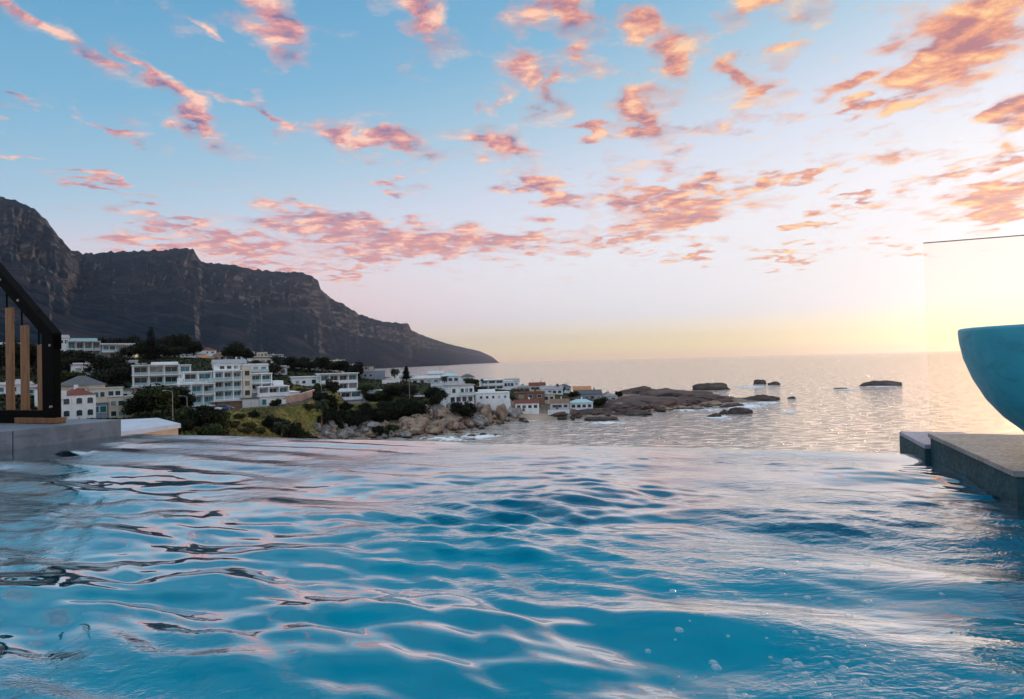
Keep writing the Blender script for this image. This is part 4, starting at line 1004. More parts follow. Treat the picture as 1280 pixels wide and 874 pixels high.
row('dark_tree', [(204,335,'round_tree_b',10,12),(214,345,'tall_tree',12,11),(224,345,'round_tree',13,13),(233,350,'round_tree_b',12,12),(242,352,'round_tree',10,11),(198,310,'round_tree',7,11),(218,320,'round_tree_b',6,12)],
    'tall dark hedge tree right of the pointed pine', 'dark hedge trees right of the pine')
plant('domed_tree', 293, 340, 'round_tree_b', 10.5, 15, 'broad domed dark tree on the skyline above the stepped apartments')
plant('domed_tree', 308, 335, 'round_tree', 7, 9, 'smaller dark tree tucked against the right side of the domed tree')
row('garden_tree', [(322,255,'round_tree',6.5,8),(331,248,'round_tree_b',7,9),(340,262,'round_tree',5,8)], 'dark tree between the stepped apartments and the dry slope', 'trees right of the stepped apartments')
row('garden_tree', [(352,285,'round_tree_b',6,10),(364,288,'round_tree',6,11),(376,286,'round_tree_b',6.5,11),(388,290,'round_tree',5,9)], 'dark garden tree in front of the sloping teal roof', 'garden trees in front of the teal roof')
row('garden_tree', [(402,300,'round_tree',7,10),(412,300,'round_tree_b',6,11),(425,296,'round_tree',6.5,11),(436,296,'round_tree_b',5,10)], 'dark tree just above the roof of the white three-storey house', 'trees above the three-storey house')
row('garden_tree', [(446,285,'tall_tree',8,7),(441,280,'round_tree',6,7)], 'dark tree squeezed between the three-storey house and the grey box house', 'trees beside the grey box house')
row('garden_tree', [(455,256,'green_tree',5.5,8),(466,252,'round_tree',5,8),(478,250,'green_tree',5.5,8),(488,250,'round_tree_b',5.5,9),(500,250,'green_tree',5,7),(511,248,'round_tree_b',5,7)],
    'green tree in the row below the grey box house and the palms', 'green trees below the palms')
plant('leafy_tree', 590, 300, 'green_tree', 5.2, 8.5, 'leafy olive green tree behind the roof of the cube house')
plant('leafy_tree', 600, 285, 'round_tree', 4, 6, 'small dark tree beside the modern house on the point')
plant('leafy_tree', 640, 280, 'round_tree_b', 6.0, 7, 'rounded dark tree standing between the modern house and the brown house')
plant('leafy_tree', 653, 275, 'round_tree', 5, 7, 'dark tree behind the red-roofed beach cottage')
plant('leafy_tree', 716, 300, 'round_tree', 4.0, 6, 'small dark tree behind the grey beach cottage')
plant('leafy_tree', 748, 282, 'round_tree_b', 4.8, 7.5, 'bushy dark tree just right of the teal-roofed cottage')
plant('leafy_tree', 772, 318, 'round_tree', 4.0, 5, 'lone dark tree at the very end of the houses by the rocks')
plant('leafy_tree', 700, 318, 'green_tree', 4.0, 6, 'green tree among the roofs in the middle of the point')
# near the road
row('shade_tree', [(172,168,'green_tree',6.0,9),(188,162,'round_tree_b',8,10.5),(203,158,'green_tree',8.2,10.5),(217,164,'round_tree',7.5,9.5),(228,168,'green_tree',6.0,8)],
    'leafy green tree in the clump below the white flats', 'green trees below the white flats')
row('slope_shrub', [(232,136,'green_bush',3.8,6.5),(246,134,'bush',4.4,6.5),(258,138,'bush_b',5.2,7),(270,140,'green_bush',4.4,7),(226,126,'bush_b',2.6,5),(262,128,'green_bush',3,6)],
    'green shrub in the clump right of the flat grey roof', 'shrubs right of the flat roof')
row('slope_shrub', [(316,174,'bush',2.0,3.6),(338,170,'bush',3.6,5.5),(349,168,'bush_b',4.8,7),(360,168,'bush',4.8,7),(372,172,'green_bush',4.6,7),(385,176,'bush',4.0,6.5),(344,190,'bush',2.4,4)],
    'dark shrub on the grassy slope below the bend in the road', 'shrubs below the road bend')
row('dark_bush', [(400,206,'bush',4.4,6.5),(410,208,'bush_b',5.6,7.5),(420,208,'bush',6.4,8),(431,210,'bush_b',6.4,8),(441,212,'bush',5.0,7.5),(452,214,'bush_b',4.0,6.5),(415,226,'bush',4.4,6),(396,224,'green_bush',3.2,5)],
    'dense dark bush below the lawn of the three-storey house', 'dark bushes below the lawn')
row('dark_bush', [(462,218,'bush',4.6,7),(472,218,'bush_b',5.2,7.5),(482,220,'bush',5.6,8),(493,222,'bush_b',6,8),(504,224,'bush',6,8),(515,226,'bush_b',6,8),(526,226,'bush',5.4,7),(488,208,'green_bush',3.4,7),(470,208,'bush',3,6)],
    'dense dark bush in the thicket above the grey shore boulders', 'dark thicket above the shore boulders')
row('round_bush', [(540,238,'round_tree',5.5,6.5,503),(549,240,'round_tree_b',6.0,7.5,503),(545,232,'bush',4,6,506)], 'round dark bush left of the white cube house', 'round bushes by the cube house')
row('round_bush', [(573,228,'round_tree',6.0,7,523),(582,230,'bush_b',5,6.5,521),(588,233,'bush',4,5,516)], 'dark bush growing among the boulders below the cube house', 'bushes below the cube house')
row('dry_shrub', [(372,210,'olive_bush',2.2,4),(382,214,'olive_bush',2.4,4.5),(365,216,'olive_bush',2,4),(392,232,'olive_bush',2.2,4),(376,232,'olive_bush',1.8,4),(360,232,'olive_bush',1.8,3.6),(384,196,'olive_bush',2,4),(298,168,'olive_bush',1.6,3.4),(310,160,'olive_bush',1.7,3.6),(290,152,'olive_bush',1.6,3.4),(305,148,'olive_bush',1.5,3.2),(322,156,'olive_bush',1.5,3.6)],
    'low olive shrub on the dry open slope by the road', 'low shrubs on the dry slope', 'shrub')
for (px, py, kd) in ((402,529,'bush'),(414,527,'bush_b'),(426,526,'bush'),(437,524,'bush_b'),(448,523,'bush'),(459,524,'bush'),(470,523,'bush_b'),(481,522,'bush'),(492,521,'bush_b'),(503,519,'bush'),(514,517,'bush_b'),(407,519,'bush_b'),(430,516,'bush'),(455,516,'bush_b'),(478,514,'bush'),(500,511,'bush')):
    q_ = hit(px, py); plant('dark_bush', px, q_.y, kd, random.uniform(3, 4.4), random.uniform(5, 6.6), 'low dark bush along the foot of the thicket just above the shore boulders', 'tree', 'bushes above the shore boulders')
# ---- palms and pines
def palm_mesh(seed, n, L, droop, m, wid=.16):
    r = np.random.default_rng(seed); mb = MB()
    for i in range(n):
        a = i*2.399; el0 = r.uniform(-.35, 1.25); l = L*r.uniform(.8, 1.1); p = Vector((0,0,0)); e = el0; pts = [p.copy()]
        for k in range(6):
            d = Vector((math.cos(a)*math.cos(e), math.sin(a)*math.cos(e), math.sin(e))); p = p+d*l/6; e -= droop*r.uniform(.8,1.2)/6*2; pts.append(p.copy())
        for k in range(6):
            d = (pts[k+1]-pts[k]).normalized(); sd = d.cross(Vector((0,0,1))); sd.normalize(); up = sd.cross(d)
            lf = l*.28*math.sin(math.pi*(k+.8)/7)
            for q in (0, .33, .66):
                o = pts[k].lerp(pts[k+1], q)
                for s_ in (-1, 1):
                    tip = o+(sd*s_*.8+d*.55-up*.25)*lf; w_ = d*wid*.5
                    mb.face(o-w_, o+w_, tip)
    return mb.mesh('crown', m)
PALM = [palm_mesh(3, 34, 2.6, .9, M['palm_leaves'], .2), palm_mesh(9, 40, 3.0, 1.2, M['palm_leaves'], .24)]
def palm(px, D, h, s, label, k=0, py=None, skirt=False):
    p = ground_at(px, D, .2) if py is None else at(px, py, D)
    root = thing('palm_tree', p, random.random()*6, label, 'palm tree')
    MB().tube([(0,0,-1),(.08,0,h*.5),(0,.05,h)], [.3*s,.22*s,.2*s], 9).build('trunk', M['palm_bark'], root)
    c = link('crown', PALM[k], root, (0,0,h)); c.scale = (s, s, s); return root
palm(494, 285, 6.2, 1.05, 'tall bushy palm with a round head on the skyline left of the pointed pine', 1, py=481)
palm(556, 300, 3.6, .85, 'short thick palm above the roofs of the point, second palm from the sea side', 1, py=482)
palm(603, 305, 4.4, .5, 'slim small palm rising over the modern white house', 0, py=486)
palm(697, 318, 4.4, .5, 'tiny slender palm among the far roofs of the point', 0, py=492)
palm(380, 300, 6.0, .62, 'slim lone palm on the skyline between the teal roof and the white house', 0, py=468)
palm(531, 310, 2.2, .45, 'very small palm just showing over the long low grey roof', 0, py=478)
palm(402, 190, 5.6, 1.15, 'shaggy palm growing from the bushes beside the grey shore boulders', 1, py=528)
palm(352, 158, 1.8, 1.0, 'low spiky palm on the slope above the pool edge', 0, py=541)
def pine_mesh(seed, h, w):
    r = np.random.default_rng(seed); C = []; N = []
    z = h*.14
    while z < h*.985:
        f = 1-(z/h); rad = w/2*(f**.8)*r.uniform(.8, 1.12)+.15; nb = 8
        for i in range(nb):
            a = i*6.283/nb+r.uniform(-.25,.25); L = rad*r.uniform(.75,1.1)
            for q in np.linspace(.12, 1, max(4, int(L*6))):
                for _ in range(5):
                    C.append((L*q*math.cos(a)+r.normal()*.12, L*q*math.sin(a)+r.normal()*.12, z+.28*L*q*q-.05*L+r.normal()*.09)); N.append((r.normal()*.5, r.normal()*.5, 1))
        z += h*.062
    N = np.array(N); N /= np.linalg.norm(N, axis=1)[:, None]
    return quads_mesh('crown', np.array(C), N, .36+.26*r.random(len(C)), M['dark_leaves'], 2.0)
def pine(px, D, h, w, label, py=None):
    p = ground_at(px, D, .2) if py is None else at(px, py, D)
    root = thing('pine_tree', p, .3, label, 'pine tree')
    MB().tube([(0,0,-1),(0,0,h*.5),(0,0,h)], [.34,.2,.04], 8).build('trunk', M['bark'], root)
    link('crown', pine_mesh(int(px), h, w), root)
pine(189, 290, 17.5, 8.5, 'tall pointed dark pine rising above the white two-storey flats', py=455)
pine(508, 300, 6.6, 3.6, 'small pointed pine on the skyline right of the bushy palm', py=475)

# ---- rocks
def rock_mat(name, a, b_, c_):
    m, t, b, o = mat(name); p = pos(t); oc = obj_co(t)
    n = t.noise(oc, .9, 6, .65); n2 = t.noise(p, .35, 4, .6); z = t.xyz(p)[2]
    cr = t.noise(t.v('MULTIPLY', oc, (1, 1, .35)), 2.6, 5, .7, .6)
    col = t.ramp(n, [(.3, a), (.5, b_), (.7, c_)]); col = t.mix(t.mr(cr, .36, .46, 1, 0), col, (.02,.018,.016))
    wet = t.mr(t.m('ADD', z, t.m('MULTIPLY', t.m('SUBTRACT', n2, .5), 2.0)), 1.0, .2)       # dark algae band at the tide line
    t.put(b.inputs['Base Color'], t.mix(wet, col, (.018,.015,.014))); b.inputs['Roughness'].default_value = .85
    t.put(b.inputs['Normal'], t.bump(t.m('ADD', n, cr), 1.0, .7))
rock_mat('grey_granite', (.10,.095,.095), (.25,.24,.235), (.42,.40,.38)); rock_mat('tan_granite', (.10,.075,.055), (.27,.19,.14), (.42,.31,.23)); rock_mat('dark_granite', (.022,.016,.015), (.06,.042,.038), (.11,.078,.068)); rock_mat('shelf_granite', (.035,.022,.021), (.10,.062,.054), (.17,.11,.095))
def rock_mesh(seed, m, box=.6, amp=.28, sub=4):
    bm = bmesh.new(); bmesh.ops.create_icosphere(bm, subdivisions=sub, radius=1); r = random.Random(seed)
    planes = [(Vector((r.gauss(0,1), r.gauss(0,1), r.gauss(0,1))).normalized(), r.uniform(.62,.95)) for _ in range(9)]
    off = Vector((seed*3.7, seed*1.9, 0))
    for v in bm.verts:
        d = v.co.normalized(); q = 1.0
        for n_, h_ in planes:
            dd = d.dot(n_)
            if dd > 1e-3: q = min(q, h_/dd)
        q = q*box+(1-box)
        q *= 1+amp*mnoise.fractal(d*1.6+off, 1, 2, 5)*.8
        v.co = d*q
    me = bpy.data.meshes.new('boulder'); bm.to_mesh(me); bm.free(); me.materials.append(m)
    me.polygons.foreach_set('use_smooth', [True]*len(me.polygons)); return me
RK = {k: [rock_mesh(i+11*j, M[k], .8, .28 if 'shelf' not in k else .42) for i in range(6)] for j, k in enumerate(('grey_granite', 'tan_granite', 'dark_granite', 'shelf_granite'))}
def boulder(p, sx, sy, sz, k, label, group=None, rz=None, name='boulder', tilt=.25):
    o = link(name, random.choice(RK[k]), None, p, 0)
    o.scale = (sx, sy, sz); o.rotation_euler = (random.uniform(-tilt, tilt), random.uniform(-tilt, tilt), random.uniform(0, 6.28) if rz is None else rz)
    return tag(o, label, 'rock', group)
def pile(n, x0, x1, y0, y1, s0, s1, kinds, label, group, D=(200, 235)):
    c = 0
    while c < n:
        px = random.uniform(x0, x1); py = random.uniform(y0(px), y1(px)); p = hit(px, py)
        s_ = s0+(s1-s0)*random.random()**2
        p.z += s_*.22
        boulder(p, s_*random.uniform(.8,1.4), s_*random.uniform(.7,1.1), s_*random.uniform(.55,.9), random.choice(kinds), label, group); c += 1
pile(75, 405, 520, lambda x: 531+abs(x-460)*.02, lambda x: 548, 1.0, 2.6, ['grey_granite','grey_granite','tan_granite'], 'grey granite boulder in the jumbled shore pile below the dark thicket', 'grey shore boulders')
pile(60, 505, 590, lambda x: 512+(590-x)*.07, lambda x: 546-(x-505)*.14, 1.2, 3.6, ['tan_granite','tan_granite','grey_granite'], 'tan granite boulder on the rocky bank below the round bushes', 'tan boulders on the rocky bank')
pile(26, 590, 648, lambda x: 512+(x-590)*.05, lambda x: 534-(x-590)*.16, 1.2, 3.2, ['tan_granite','grey_granite','dark_granite'], 'weathered boulder in the heap at the left end of the beach', 'boulders left of the beach')
for (px, py, w, h, k, lab) in ((609,516,15,24,'tan_granite','tall upright reddish boulder under the long white house'),(562,512,9,17,'grey_granite','pale standing stone on the bank left of the dark bush'),
    (627,515,17,20,'tan_granite','biggest slanted tan boulder beside the beach heap'),(638,506,13,15,'tan_granite','slanting slab boulder near the corner of the long white house'),(566,531,14,13,'tan_granite','rounded tan boulder at the water in front of the bank'),
    (548,533,18,13,'tan_granite','broad tan boulder with a flat top on the bank'),(397,534,9,10,'grey_granite','lone round grey boulder beside the shaggy palm'),(371,541,8,11,'tan_granite','orange-brown rock face at the foot of the low spiky palm'),
    (596,527,20,10,'grey_granite','long grey boulder at the water under the dark bush'),(590,543,11,5,'tan_granite','low tan rock awash off the bank'),(603,541,10,5,'dark_granite','dark low rock awash beside the tan one'),(619,542,7,3.5,'dark_granite','small black rock alone in the shallows')):
    p = hit(px, py+h/2); D = p.y; p.z += h*D/FPX*.35
    boulder(p, w*D/FPX*.55, w*D/FPX*.45, h*D/FPX*.62, k, lab, tilt=.12)
pile(16, 575, 660, lambda x: 531-(x-575)*.06, lambda x: 541-(x-575)*.16, .7, 1.8, ['dark_granite','tan_granite'], 'low wet rock awash along the edge of the cove under the cube house', 'rocks awash in the cove')
# bare rock platform and outliers in the sea
for (px, py, w, h, k, lab) in ((800,498,50,14,'shelf_granite','rounded brown rock dome at the back of the rock platform'),(828,499,46,12,'shelf_granite','brown dome with a notched top beside the first dome'),(888,487,42,12,'dark_granite','dark flat-topped rock at the seaward back of the platform'),
    (850,503,120,14,'shelf_granite','long low slab forming the middle of the rock platform'),(810,511,110,14,'shelf_granite','broad front slab of the rock platform'),(880,504,70,10,'shelf_granite','tapering slab at the seaward tip of the platform'),
    (770,514,80,13,'dark_granite','dark low slab in front of the last houses'),(736,520,54,9,'dark_granite','dark wet rocks at the foot of the teal-roofed cottage'),(752,525,40,6,'dark_granite','low wet shelf in front of the dark slab'),(790,519,50,6,'dark_granite','wet shelf along the front of the platform'),
    (950,480,15,8,'dark_granite','small dark round rock standing in the open sea'),(968,481,15,4,'dark_granite','flat dark reef beside the round sea rock'),(946,501,42,9,'dark_granite','long dark reef right of the platform with foam around it'),(966,500,18,7,'dark_granite','dark hump on the right end of the long reef'),
    (925,517,30,11,'dark_granite','dark blocky rock in the foam in front of the reef'),(904,518,11,7,'dark_granite','small round dark rock left of the blocky one'),(892,521,18,5,'dark_granite','flat black rock nearest the pool in front of the platform'),(921,507,9,4,'dark_granite','tiny dark rock behind the blocky one'),
    (1103,482,48,8,'dark_granite','lone dark whale-backed rock far out to the right'),(990,498,9,2.5,'dark_granite','tiny reef showing right of the long reef'),(1050,486,16,1.5,'dark_granite','thin dark reef left of the whale-backed rock')):
    p = on_z(px, py, 0.0); D = p.y; f = D/FPX
    p.z = max(0.0, (tz(p.x, p.y) if px < 890 else 0)*.5)
    boulder(p, w*f*.55, max(w*f*.30, 2.5), h*f*.86, k, lab, rz=random.uniform(-.12, .12), tilt=.05, name='sea_rock')
pile(36, 700, 880, lambda x: 519-(x-700)*.09, lambda x: 527-(x-700)*.10, .8, 2.4, ['dark_granite','shelf_granite','shelf_granite'], 'small dark rock along the front edge of the rock platform', 'rocks fringing the platform')
for i in range(70):
    px = random.uniform(695, 915); py = random.uniform(500.5-(px-745)*.015, 522-(px-695)*.055); p = hit(px, py); f = p.y/FPX
    sx = random.uniform(5, 17)*f; p.z += random.uniform(.1, .7)
    boulder(p, sx, sx*random.uniform(.35, .7), sx*random.uniform(.14, .30)+.25, random.choice(['shelf_granite','shelf_granite','dark_granite','tan_granite']), 'broken flat brown rock in the jagged shelf running out from the cottages', 'slabs of the rock shelf', rz=random.uniform(-.5, .5), tilt=.22, name='flat_boulder')
pile(22, 640, 745, lambda x: 487, lambda x: 490, 1.0, 2.4, ['shelf_granite'], 'brown rounded boulder on the far side of the point behind the roofs', 'brown boulders behind the point')
# ---- ground cover
def ground_cover(name, n, x0, x1, d0, d1, s, m, keep):
    r = np.random.default_rng(len(name)); px = r.uniform(x0, x1, n); D = r.uniform(d0, d1, n)
    X_ = np.array([(lambda d: d.x/d.y)(ray(q, 450)) for q in px])*D; Z_ = tzv(X_, D); ok = keep(px, D, Z_)
    C = np.stack([X_, D, Z_+.15], 1)[ok]; N = r.normal(size=C.shape); N[:, 2] = abs(N[:, 2])*.6; N /= np.linalg.norm(N, axis=1)[:, None]
    return tag(link(name, quads_mesh(name, C, N, s*(.5+r.random(len(C))), m, 1.8)), kind='stuff')
ground_cover('grass', 26000, 225, 470, 122, 245, .32, M['dry_grass'], lambda p, d, z: (z > 3))
ground_cover('undergrowth', 24000, -120, 620, 115, 330, .6, M['dark_leaves'], lambda p, d, z: (z > 5.0) & ~((p > 285) & (p < 400) & (d < 240)) & ~((p > 430) & (p < 475) & (d > 228) & (d < 245)))
# foam on the sea round the rocks
m, t, b, o = mat('foam_mat'); p = pos(t)
b.inputs['Base Color'].default_value = (.75,.78,.82,1); b.inputs['Roughness'].default_value = .9
at2 = t.new('ShaderNodeAttribute'); at2.attribute_name = 'edge'
nn = t.noise(t.v('MULTIPLY', p, (1, .5, 1)), .42, 6, .7, .5)
t.put(b.inputs['Alpha'], t.mr(t.m('ADD', nn, t.m('MULTIPLY', at2.outputs['Fac'], .42)), .68, .88))
FO = [(935,508,55,9),(900,522,40,6),(940,484,48,4),(1100,483,45,3),(985,515,30,4),(600,546,60,7),(560,549,60,6),(655,525,34,6),(860,512,50,6),(760,529,60,4),(1060,487,34,2.5),(700,521,20,3),(890,513,26,4),(960,504,40,4)]
fv = MB(); fe = []
for (px, py, rx, ryy) in FO:
    for i in range(24):
        a, c_ = 2*math.pi*i/24, 2*math.pi*(i+1)/24
        q = [on_z(px, py, .06), on_z(px+rx*math.cos(a), py+ryy*math.sin(a), .06), on_z(px+rx*math.cos(c_), py+ryy*math.sin(c_), .06)]
        for j in q: j.z = .06+.004*(FO.index((px, py, rx, ryy)))
        fv.face(*q); fe += [1, 0, 0]
fm = fv.mesh('sea_foam', M['foam_mat']); fa = fm.attributes.new('edge', 'FLOAT', 'POINT'); fa.data.foreach_set('value', np.array(fe, np.float32))
tag(link('sea_foam', fm), kind='stuff')
# ================================================================== terrace round the pool
def stone_mat(name, a, b_, scale, rough, joint=None, bump=.35, spec=.5):
    m, t, b, o = mat(name); v = obj_co(t)
    n = t.noise(v, scale, 7, .65, .4); n2 = t.noise(v, scale*7, 4, .6); st = t.noise(t.v('MULTIPLY', v, (1, 1, 4)), scale*.7, 4, .6, 1.2)
    c = t.mix(t.mr(n, .3, .7), a, b_); c = t.mix(t.m('MULTIPLY', t.mr(st, .55, .7), .5), c, tuple(x*.45 for x in a)); c = t.mix(t.m('MULTIPLY', n2, .25), c, tuple(min(1, x*1.5) for x in b_))
    t.put(b.inputs['Base Color'], c); t.put(b.inputs['Roughness'], t.mr(n2, .3, .7, rough-.1, rough+.12))
    t.put(b.inputs['Normal'], t.bump(t.m('ADD', n, t.m('MULTIPLY', n2, .4)), bump, .01)); b.inputs['Specular IOR Level'].default_value = spec
stone_mat('coping_stone', (.05,.07,.095), (.125,.15,.19), 5, .5); stone_mat('ledge_stone', (.007,.028,.036), (.022,.06,.07), 5, .6, spec=.12)
stone_mat('ledge_top_stone', (.075,.075,.08), (.175,.165,.16), 6, .38); stone_mat('bowl_concrete', (.015,.215,.285), (.035,.29,.375), 3.0, .5, bump=.5)
stone_mat('end_block_stone', (.16,.15,.20), (.27,.25,.32), 6, .45)
def timber_mat():
    m, t, b, o = mat('oiled_timber'); v = obj_co(t)
    g = t.noise(t.v('MULTIPLY', v, (14, 14, 1.2)), 3, 5, .6, .8)
    t.put(b.inputs['Base Color'], t.mix(t.mr(g, .3, .7), (.085,.034,.008), (.21,.09,.022))); b.inputs['Roughness'].default_value = .5; t.put(b.inputs['Normal'], t.bump(g, .2, .004))
timber_mat(); simple('black_steel', (.002,.002,.0025), .7, .2, 6, bump=.05, spec=.05)
def pl(mb, name, m, parent=None, bevel=0.0): return mb.build(name, m, parent, bevel=bevel)
def local(root): return root
def pool_thing(name, s, t, z, label, cat):
    return thing(name, pp(s, t, z), PRZ, label, cat)      # local +x = along the weir to the left, +y = towards the near side (checked below)
# local axes of pool_thing : x -> UD ; y -> rotated UD by +90 deg
YD = Vector((-UD.y, UD.x, 0)); YS = 1 if YD.dot(-VD) > 0 else -1      # +1 : local +y comes nearer
def lb(mb, x0, x1, t0, t1, z0, z1): a, c_ = sorted((t0*YS, t1*YS)); mb.box(x0, x1, a, c_, z0, z1); return mb
# left coping: three stones
cp = pool_thing('stone_coping', WL, 0, 0, 'blue-grey stone coping along the left side of the pool under the stair rail', 'coping')
edges = [-.02, .98, 2.1, 3.3, 4.6, 6.0, 7.2]
for a, c_ in zip(edges, edges[1:]):
    lb(MB(), 0, 1.9, a+.003, c_-.003, -.03, .165).build('coping_stone', M['coping_stone'], cp, bevel=.008)
lb(MB(), .02, 1.88, -.015, 7.2, -.5, -.032).build('base', M['coping_stone'], cp)
# stair balustrade on the coping
base = on_z(75, 529, ZW+.168)
sb = thing('stair_balustrade', base, PRZ, 'black steel stair handrail with timber balusters on the left coping', 'balustrade')
q = base.y/FPX
def h_at(px, py): return (at(px, py, base.y).z-base.z)
def along(px):
    """distance along the rail (towards the left) at which it crosses the bearing of a column"""
    d = ray(px, 460); k_ = d.x/d.y
    return (k_*base.y-base.x)/(UD.x-k_*UD.y)
LEN = 2.2; zc = h_at(75, 416); LX = along(0)
pl_ = base+UD*LX; zl = CAM.z+(ray(0, 330).z/ray(0, 330).y)*pl_.y-base.z; slope = (zl-zc)/LX
zlow = CAM.z+(ray(56, 417).z/ray(56, 417).y)*(base+UD*along(56)).y-base.z
x56 = along(57); drop = zc+slope*x56-zlow
lb(MB(), .03, x56, -.035, .035, .04, zc-.02).build('post', M['black_steel'], sb, bevel=.004)
hr = MB().prism_xz([(.03, zc), (.03, zc-.16), (x56, zlow), (LEN, zlow+slope*(LEN-x56)), (LEN, zc+slope*LEN)], -.045, .045)
hr.build('handrail', M['black_steel'], sb, bevel=.004)
MB().box(x56+.001, LEN, -.03, .03, .055, .12).build('bottom_rail', M['black_steel'], sb)
MB().box(.0, along(25), -.06, .06, .0, .053).build('timber_foot', M['oiled_timber'], sb, bevel=.004); MB().box(along(25)+.001, LEN, -.065, .065, .0, .053).build('foot_plate', M['black_steel'], sb)
for x_, z_ in ((.06, .16), (.06, zc-.12), (along(30), zc+slope*along(30)-.09), (along(8), zc+slope*along(8)-.09)):
    MB().tube([(x_, YS*.034, z_), (x_, YS*.055, z_)], [.013, .011], 10).build('bolt', M['grey_pole'], sb)
for a_, c_ in ((48,55.5),(27,35.5),(8.5,17),(-12,-3),(-34,-24),(-58,-47)):
    x1, x0 = along(a_), along(c_)
    tp = zlow+slope*((x0+x1)/2-x56)-.16
    bl = MB().box(x0, x1, -.012, .012, .121, tp).build('baluster', M['oiled_timber'], sb, bevel=.003)
    MB().tube([(x1-.012, 0, tp-.02), (x1-.012, 0, tp+.34)], [.008, .008], 6).build('pin', M['black_steel'], bl)
# right ledge with the bowl
lg = pool_thing('stone_ledge', 0, 0, 0, 'teal-grey stone ledge at the right of the pool carrying the bowl', 'ledge')
lb(MB(), -3.2, 0, -.02, 1.32, -.06, .118).build('base', M['ledge_stone'], lg)
for x0, x1 in ((-.9, .012), (-1.9, -.903), (-3.2, -1.903)):
    lb(MB(), x0, x1, -.03, 1.33, .12, .146).build('top_slab', M['ledge_top_stone'], lg, bevel=.004)
eb = pool_thing('end_block', 0, 0, 0, 'small low stone block at the right end of the overflow edge', 'stone block')
lb(MB(), -.36, .03, -.75, -.034, -.4, .045).build('block', M['ledge_stone'], eb, bevel=.005)
lb(MB(), -.36, .03, -.75, -.034, .047, .075).build('top_slab', M['end_block_stone'], eb, bevel=.004)
# bowl
BC = Vector((2.86, 2.98, ZW+.148))
bowl = thing('planter_bowl', BC, 0, 'large round teal concrete bowl standing on the right stone ledge', 'bowl')
prof = [(.0,.0),(.20,.0),(.225,.012),(.266,.022),(.334,.074),(.423,.155),(.491,.243),(.544,.348),(.58,.453),(.596,.541),(.60,.593),(.598,.606),(.59,.612),(.555,.612),(.545,.604),(.54,.56),(.50,.42),(.40,.25),(.22,.12),(.0,.10)]
bm_ = MB(); n = 96
for i, (r_, z_) in enumerate(prof):
    for k in range(n): bm_.v.append((r_*math.cos(2*math.pi*k/n), r_*math.sin(2*math.pi*k/n), z_))
for i in range(len(prof)-1):
    for k in range(n):
        k2 = (k+1) % n
        bm_.f.append((i*n+k, i*n+k2, (i+1)*n+k2, (i+1)*n+k)); bm_.mi.append(0)
bm_.build('bowl', M['bowl_concrete'], bowl, smooth=True)
MB().tube([(0,0,.44),(0,0,.50)], [.49,.51], 48).build('soil', M['brown_render'], bowl)
MB().tube([(-.06,-.57,.609),(-.06,-.57,.628)], [.03,.026], 14).build('fitting', M['black_steel'], bowl)
# glass screen along the weir line behind the ledge
m, t, b, o = mat('clear_glass'); t.n.remove(b)
tr = t.new('ShaderNodeBsdfTransparent'); tr.inputs[0].default_value = (.99,.985,.955,1); gl = t.new('ShaderNodeBsdfGlossy'); gl.inputs['Roughness'].default_value = .01
fz = t.new('ShaderNodeFresnel'); fz.inputs[0].default_value = 1.08; mx = t.new('ShaderNodeMixShader')
t.l.new(fz.outputs[0], mx.inputs[0]); t.l.new(tr.outputs[0], mx.inputs[1]); t.l.new(gl.outputs[0], mx.inputs[2]); t.l.new(mx.outputs[0], o.inputs[0])
gs = pool_thing('glass_screen', 0, .0, .148, 'frameless clear glass screen with a thin dark top edge behind the bowl', 'glass screen')
GT = h0 = (at(1160, 304.5, C0.y).z - (ZW+.148))
MB().box(-2.6, -.0, -.006, .006, .0, GT).build('pane', M['clear_glass'], gs)
simple('glass_edge', (.10,.08,.07), .4, .1, 5); 
MB().box(-2.6, .002, -.007, .007, GT+.001, GT+.0055).build('top_edge', M['glass_edge'], gs)
for x_ in (-1.3, -2.2): MB().box(x_-.03, x_+.03, -.02, .02, -.004, .05).build('clamp', M['black_steel'], gs, bevel=.003)
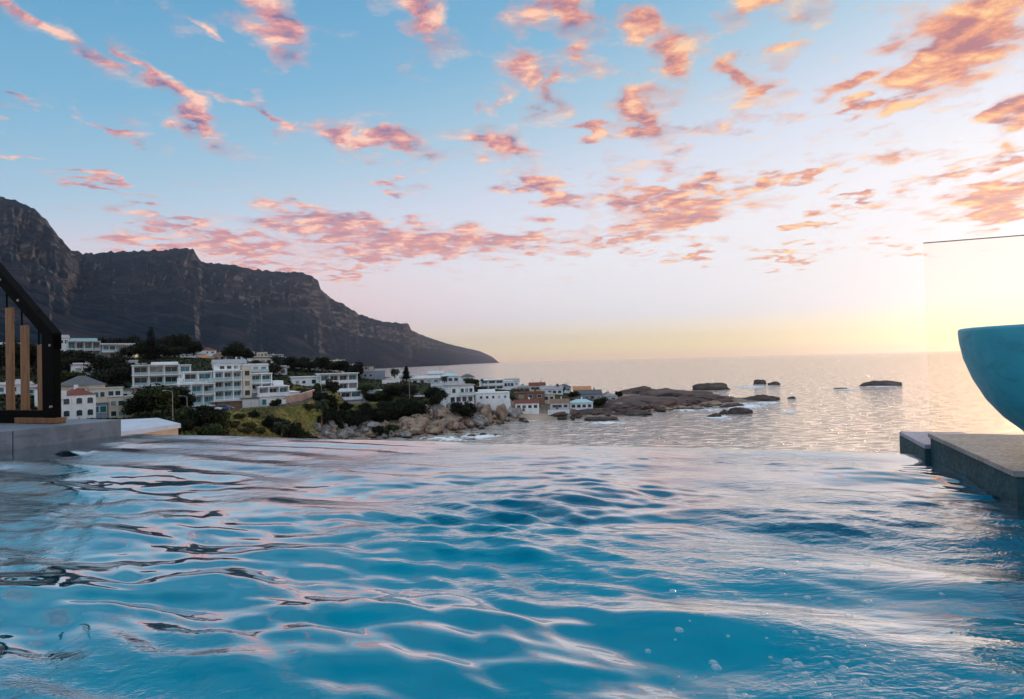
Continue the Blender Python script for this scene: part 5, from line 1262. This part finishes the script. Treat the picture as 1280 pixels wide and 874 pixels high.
# outbuilding with the flat pale roof just beyond the left coping
zr = ZC-2.0
rc = [on_z(*q, zr) for q in ((150,540),(226,529.5),(197,522.5),(140,525))]
ob = thing('garden_pavilion', Vector((rc[0].x, rc[0].y, zr)), 0, 'low outbuilding with a flat pale blue-grey roof just beyond the left coping', 'outbuilding')
L_ = [p_-rc[0] for p_ in rc]; cen = sum(L_, Vector())/4
MB().prism([(p_.x, p_.y) for p_ in L_], -.16, 0).build('roof', M['outbuilding_roof'] if 'outbuilding_roof' in M else simple('outbuilding_roof', (.42,.47,.55), .6, .08, 1.2), ob)
W_ = [cen+(p_-cen)*.93 for p_ in L_]
MB().prism([(p_.x, p_.y) for p_ in W_], -6, -.162).build('wall', simple('peach_render', (.55,.38,.24), .85, .1, .8), ob)
# bubbles drifting on the pool
mb = bpy.data.meshes.new('bubble'); bmq = bmesh.new(); bmesh.ops.create_uvsphere(bmq, u_segments=14, v_segments=8, radius=1)
bmesh.ops.delete(bmq, geom=[v for v in bmq.verts if v.co.z < -.2], context='VERTS'); bmq.to_mesh(mb); bmq.free()
mb.polygons.foreach_set('use_smooth', [True]*len(mb.polygons))
m, t, b, o = mat('bubble_film'); t.n.remove(b)
tr = t.new('ShaderNodeBsdfTransparent'); gl = t.new('ShaderNodeBsdfGlossy'); gl.inputs['Roughness'].default_value = .03
lw = t.new('ShaderNodeLayerWeight'); lw.inputs['Blend'].default_value = .35; mx = t.new('ShaderNodeMixShader')
t.put(mx.inputs[0], t.mr(lw.outputs['Facing'], 0.1, .9, .12, .95)); t.l.new(tr.outputs[0], mx.inputs[1]); t.l.new(gl.outputs[0], mx.inputs[2]); t.l.new(mx.outputs[0], o.inputs[0]); mb.materials.append(m)
rb = random.Random(4)
for i in range(120):
    px = rb.gauss(960, 110); py = 640+230*rb.random()**.7
    if not 790 < px < 1210: continue
    w_ = on_z(px, py, ZW); dv = Vector((w_.x-C0.x, w_.y-C0.y, 0)); s_ = dv.dot(UD); t_ = -dv.dot(VD)
    o = link('bubble', mb, None, (w_.x, w_.y, ZW+wave_h(s_, t_))); r_ = .003+.009*rb.random()**2; o.scale = (r_, r_, r_*.7)
    tag(o, 'small clear bubble floating on the right half of the pool', 'bubble', 'bubbles on the pool')
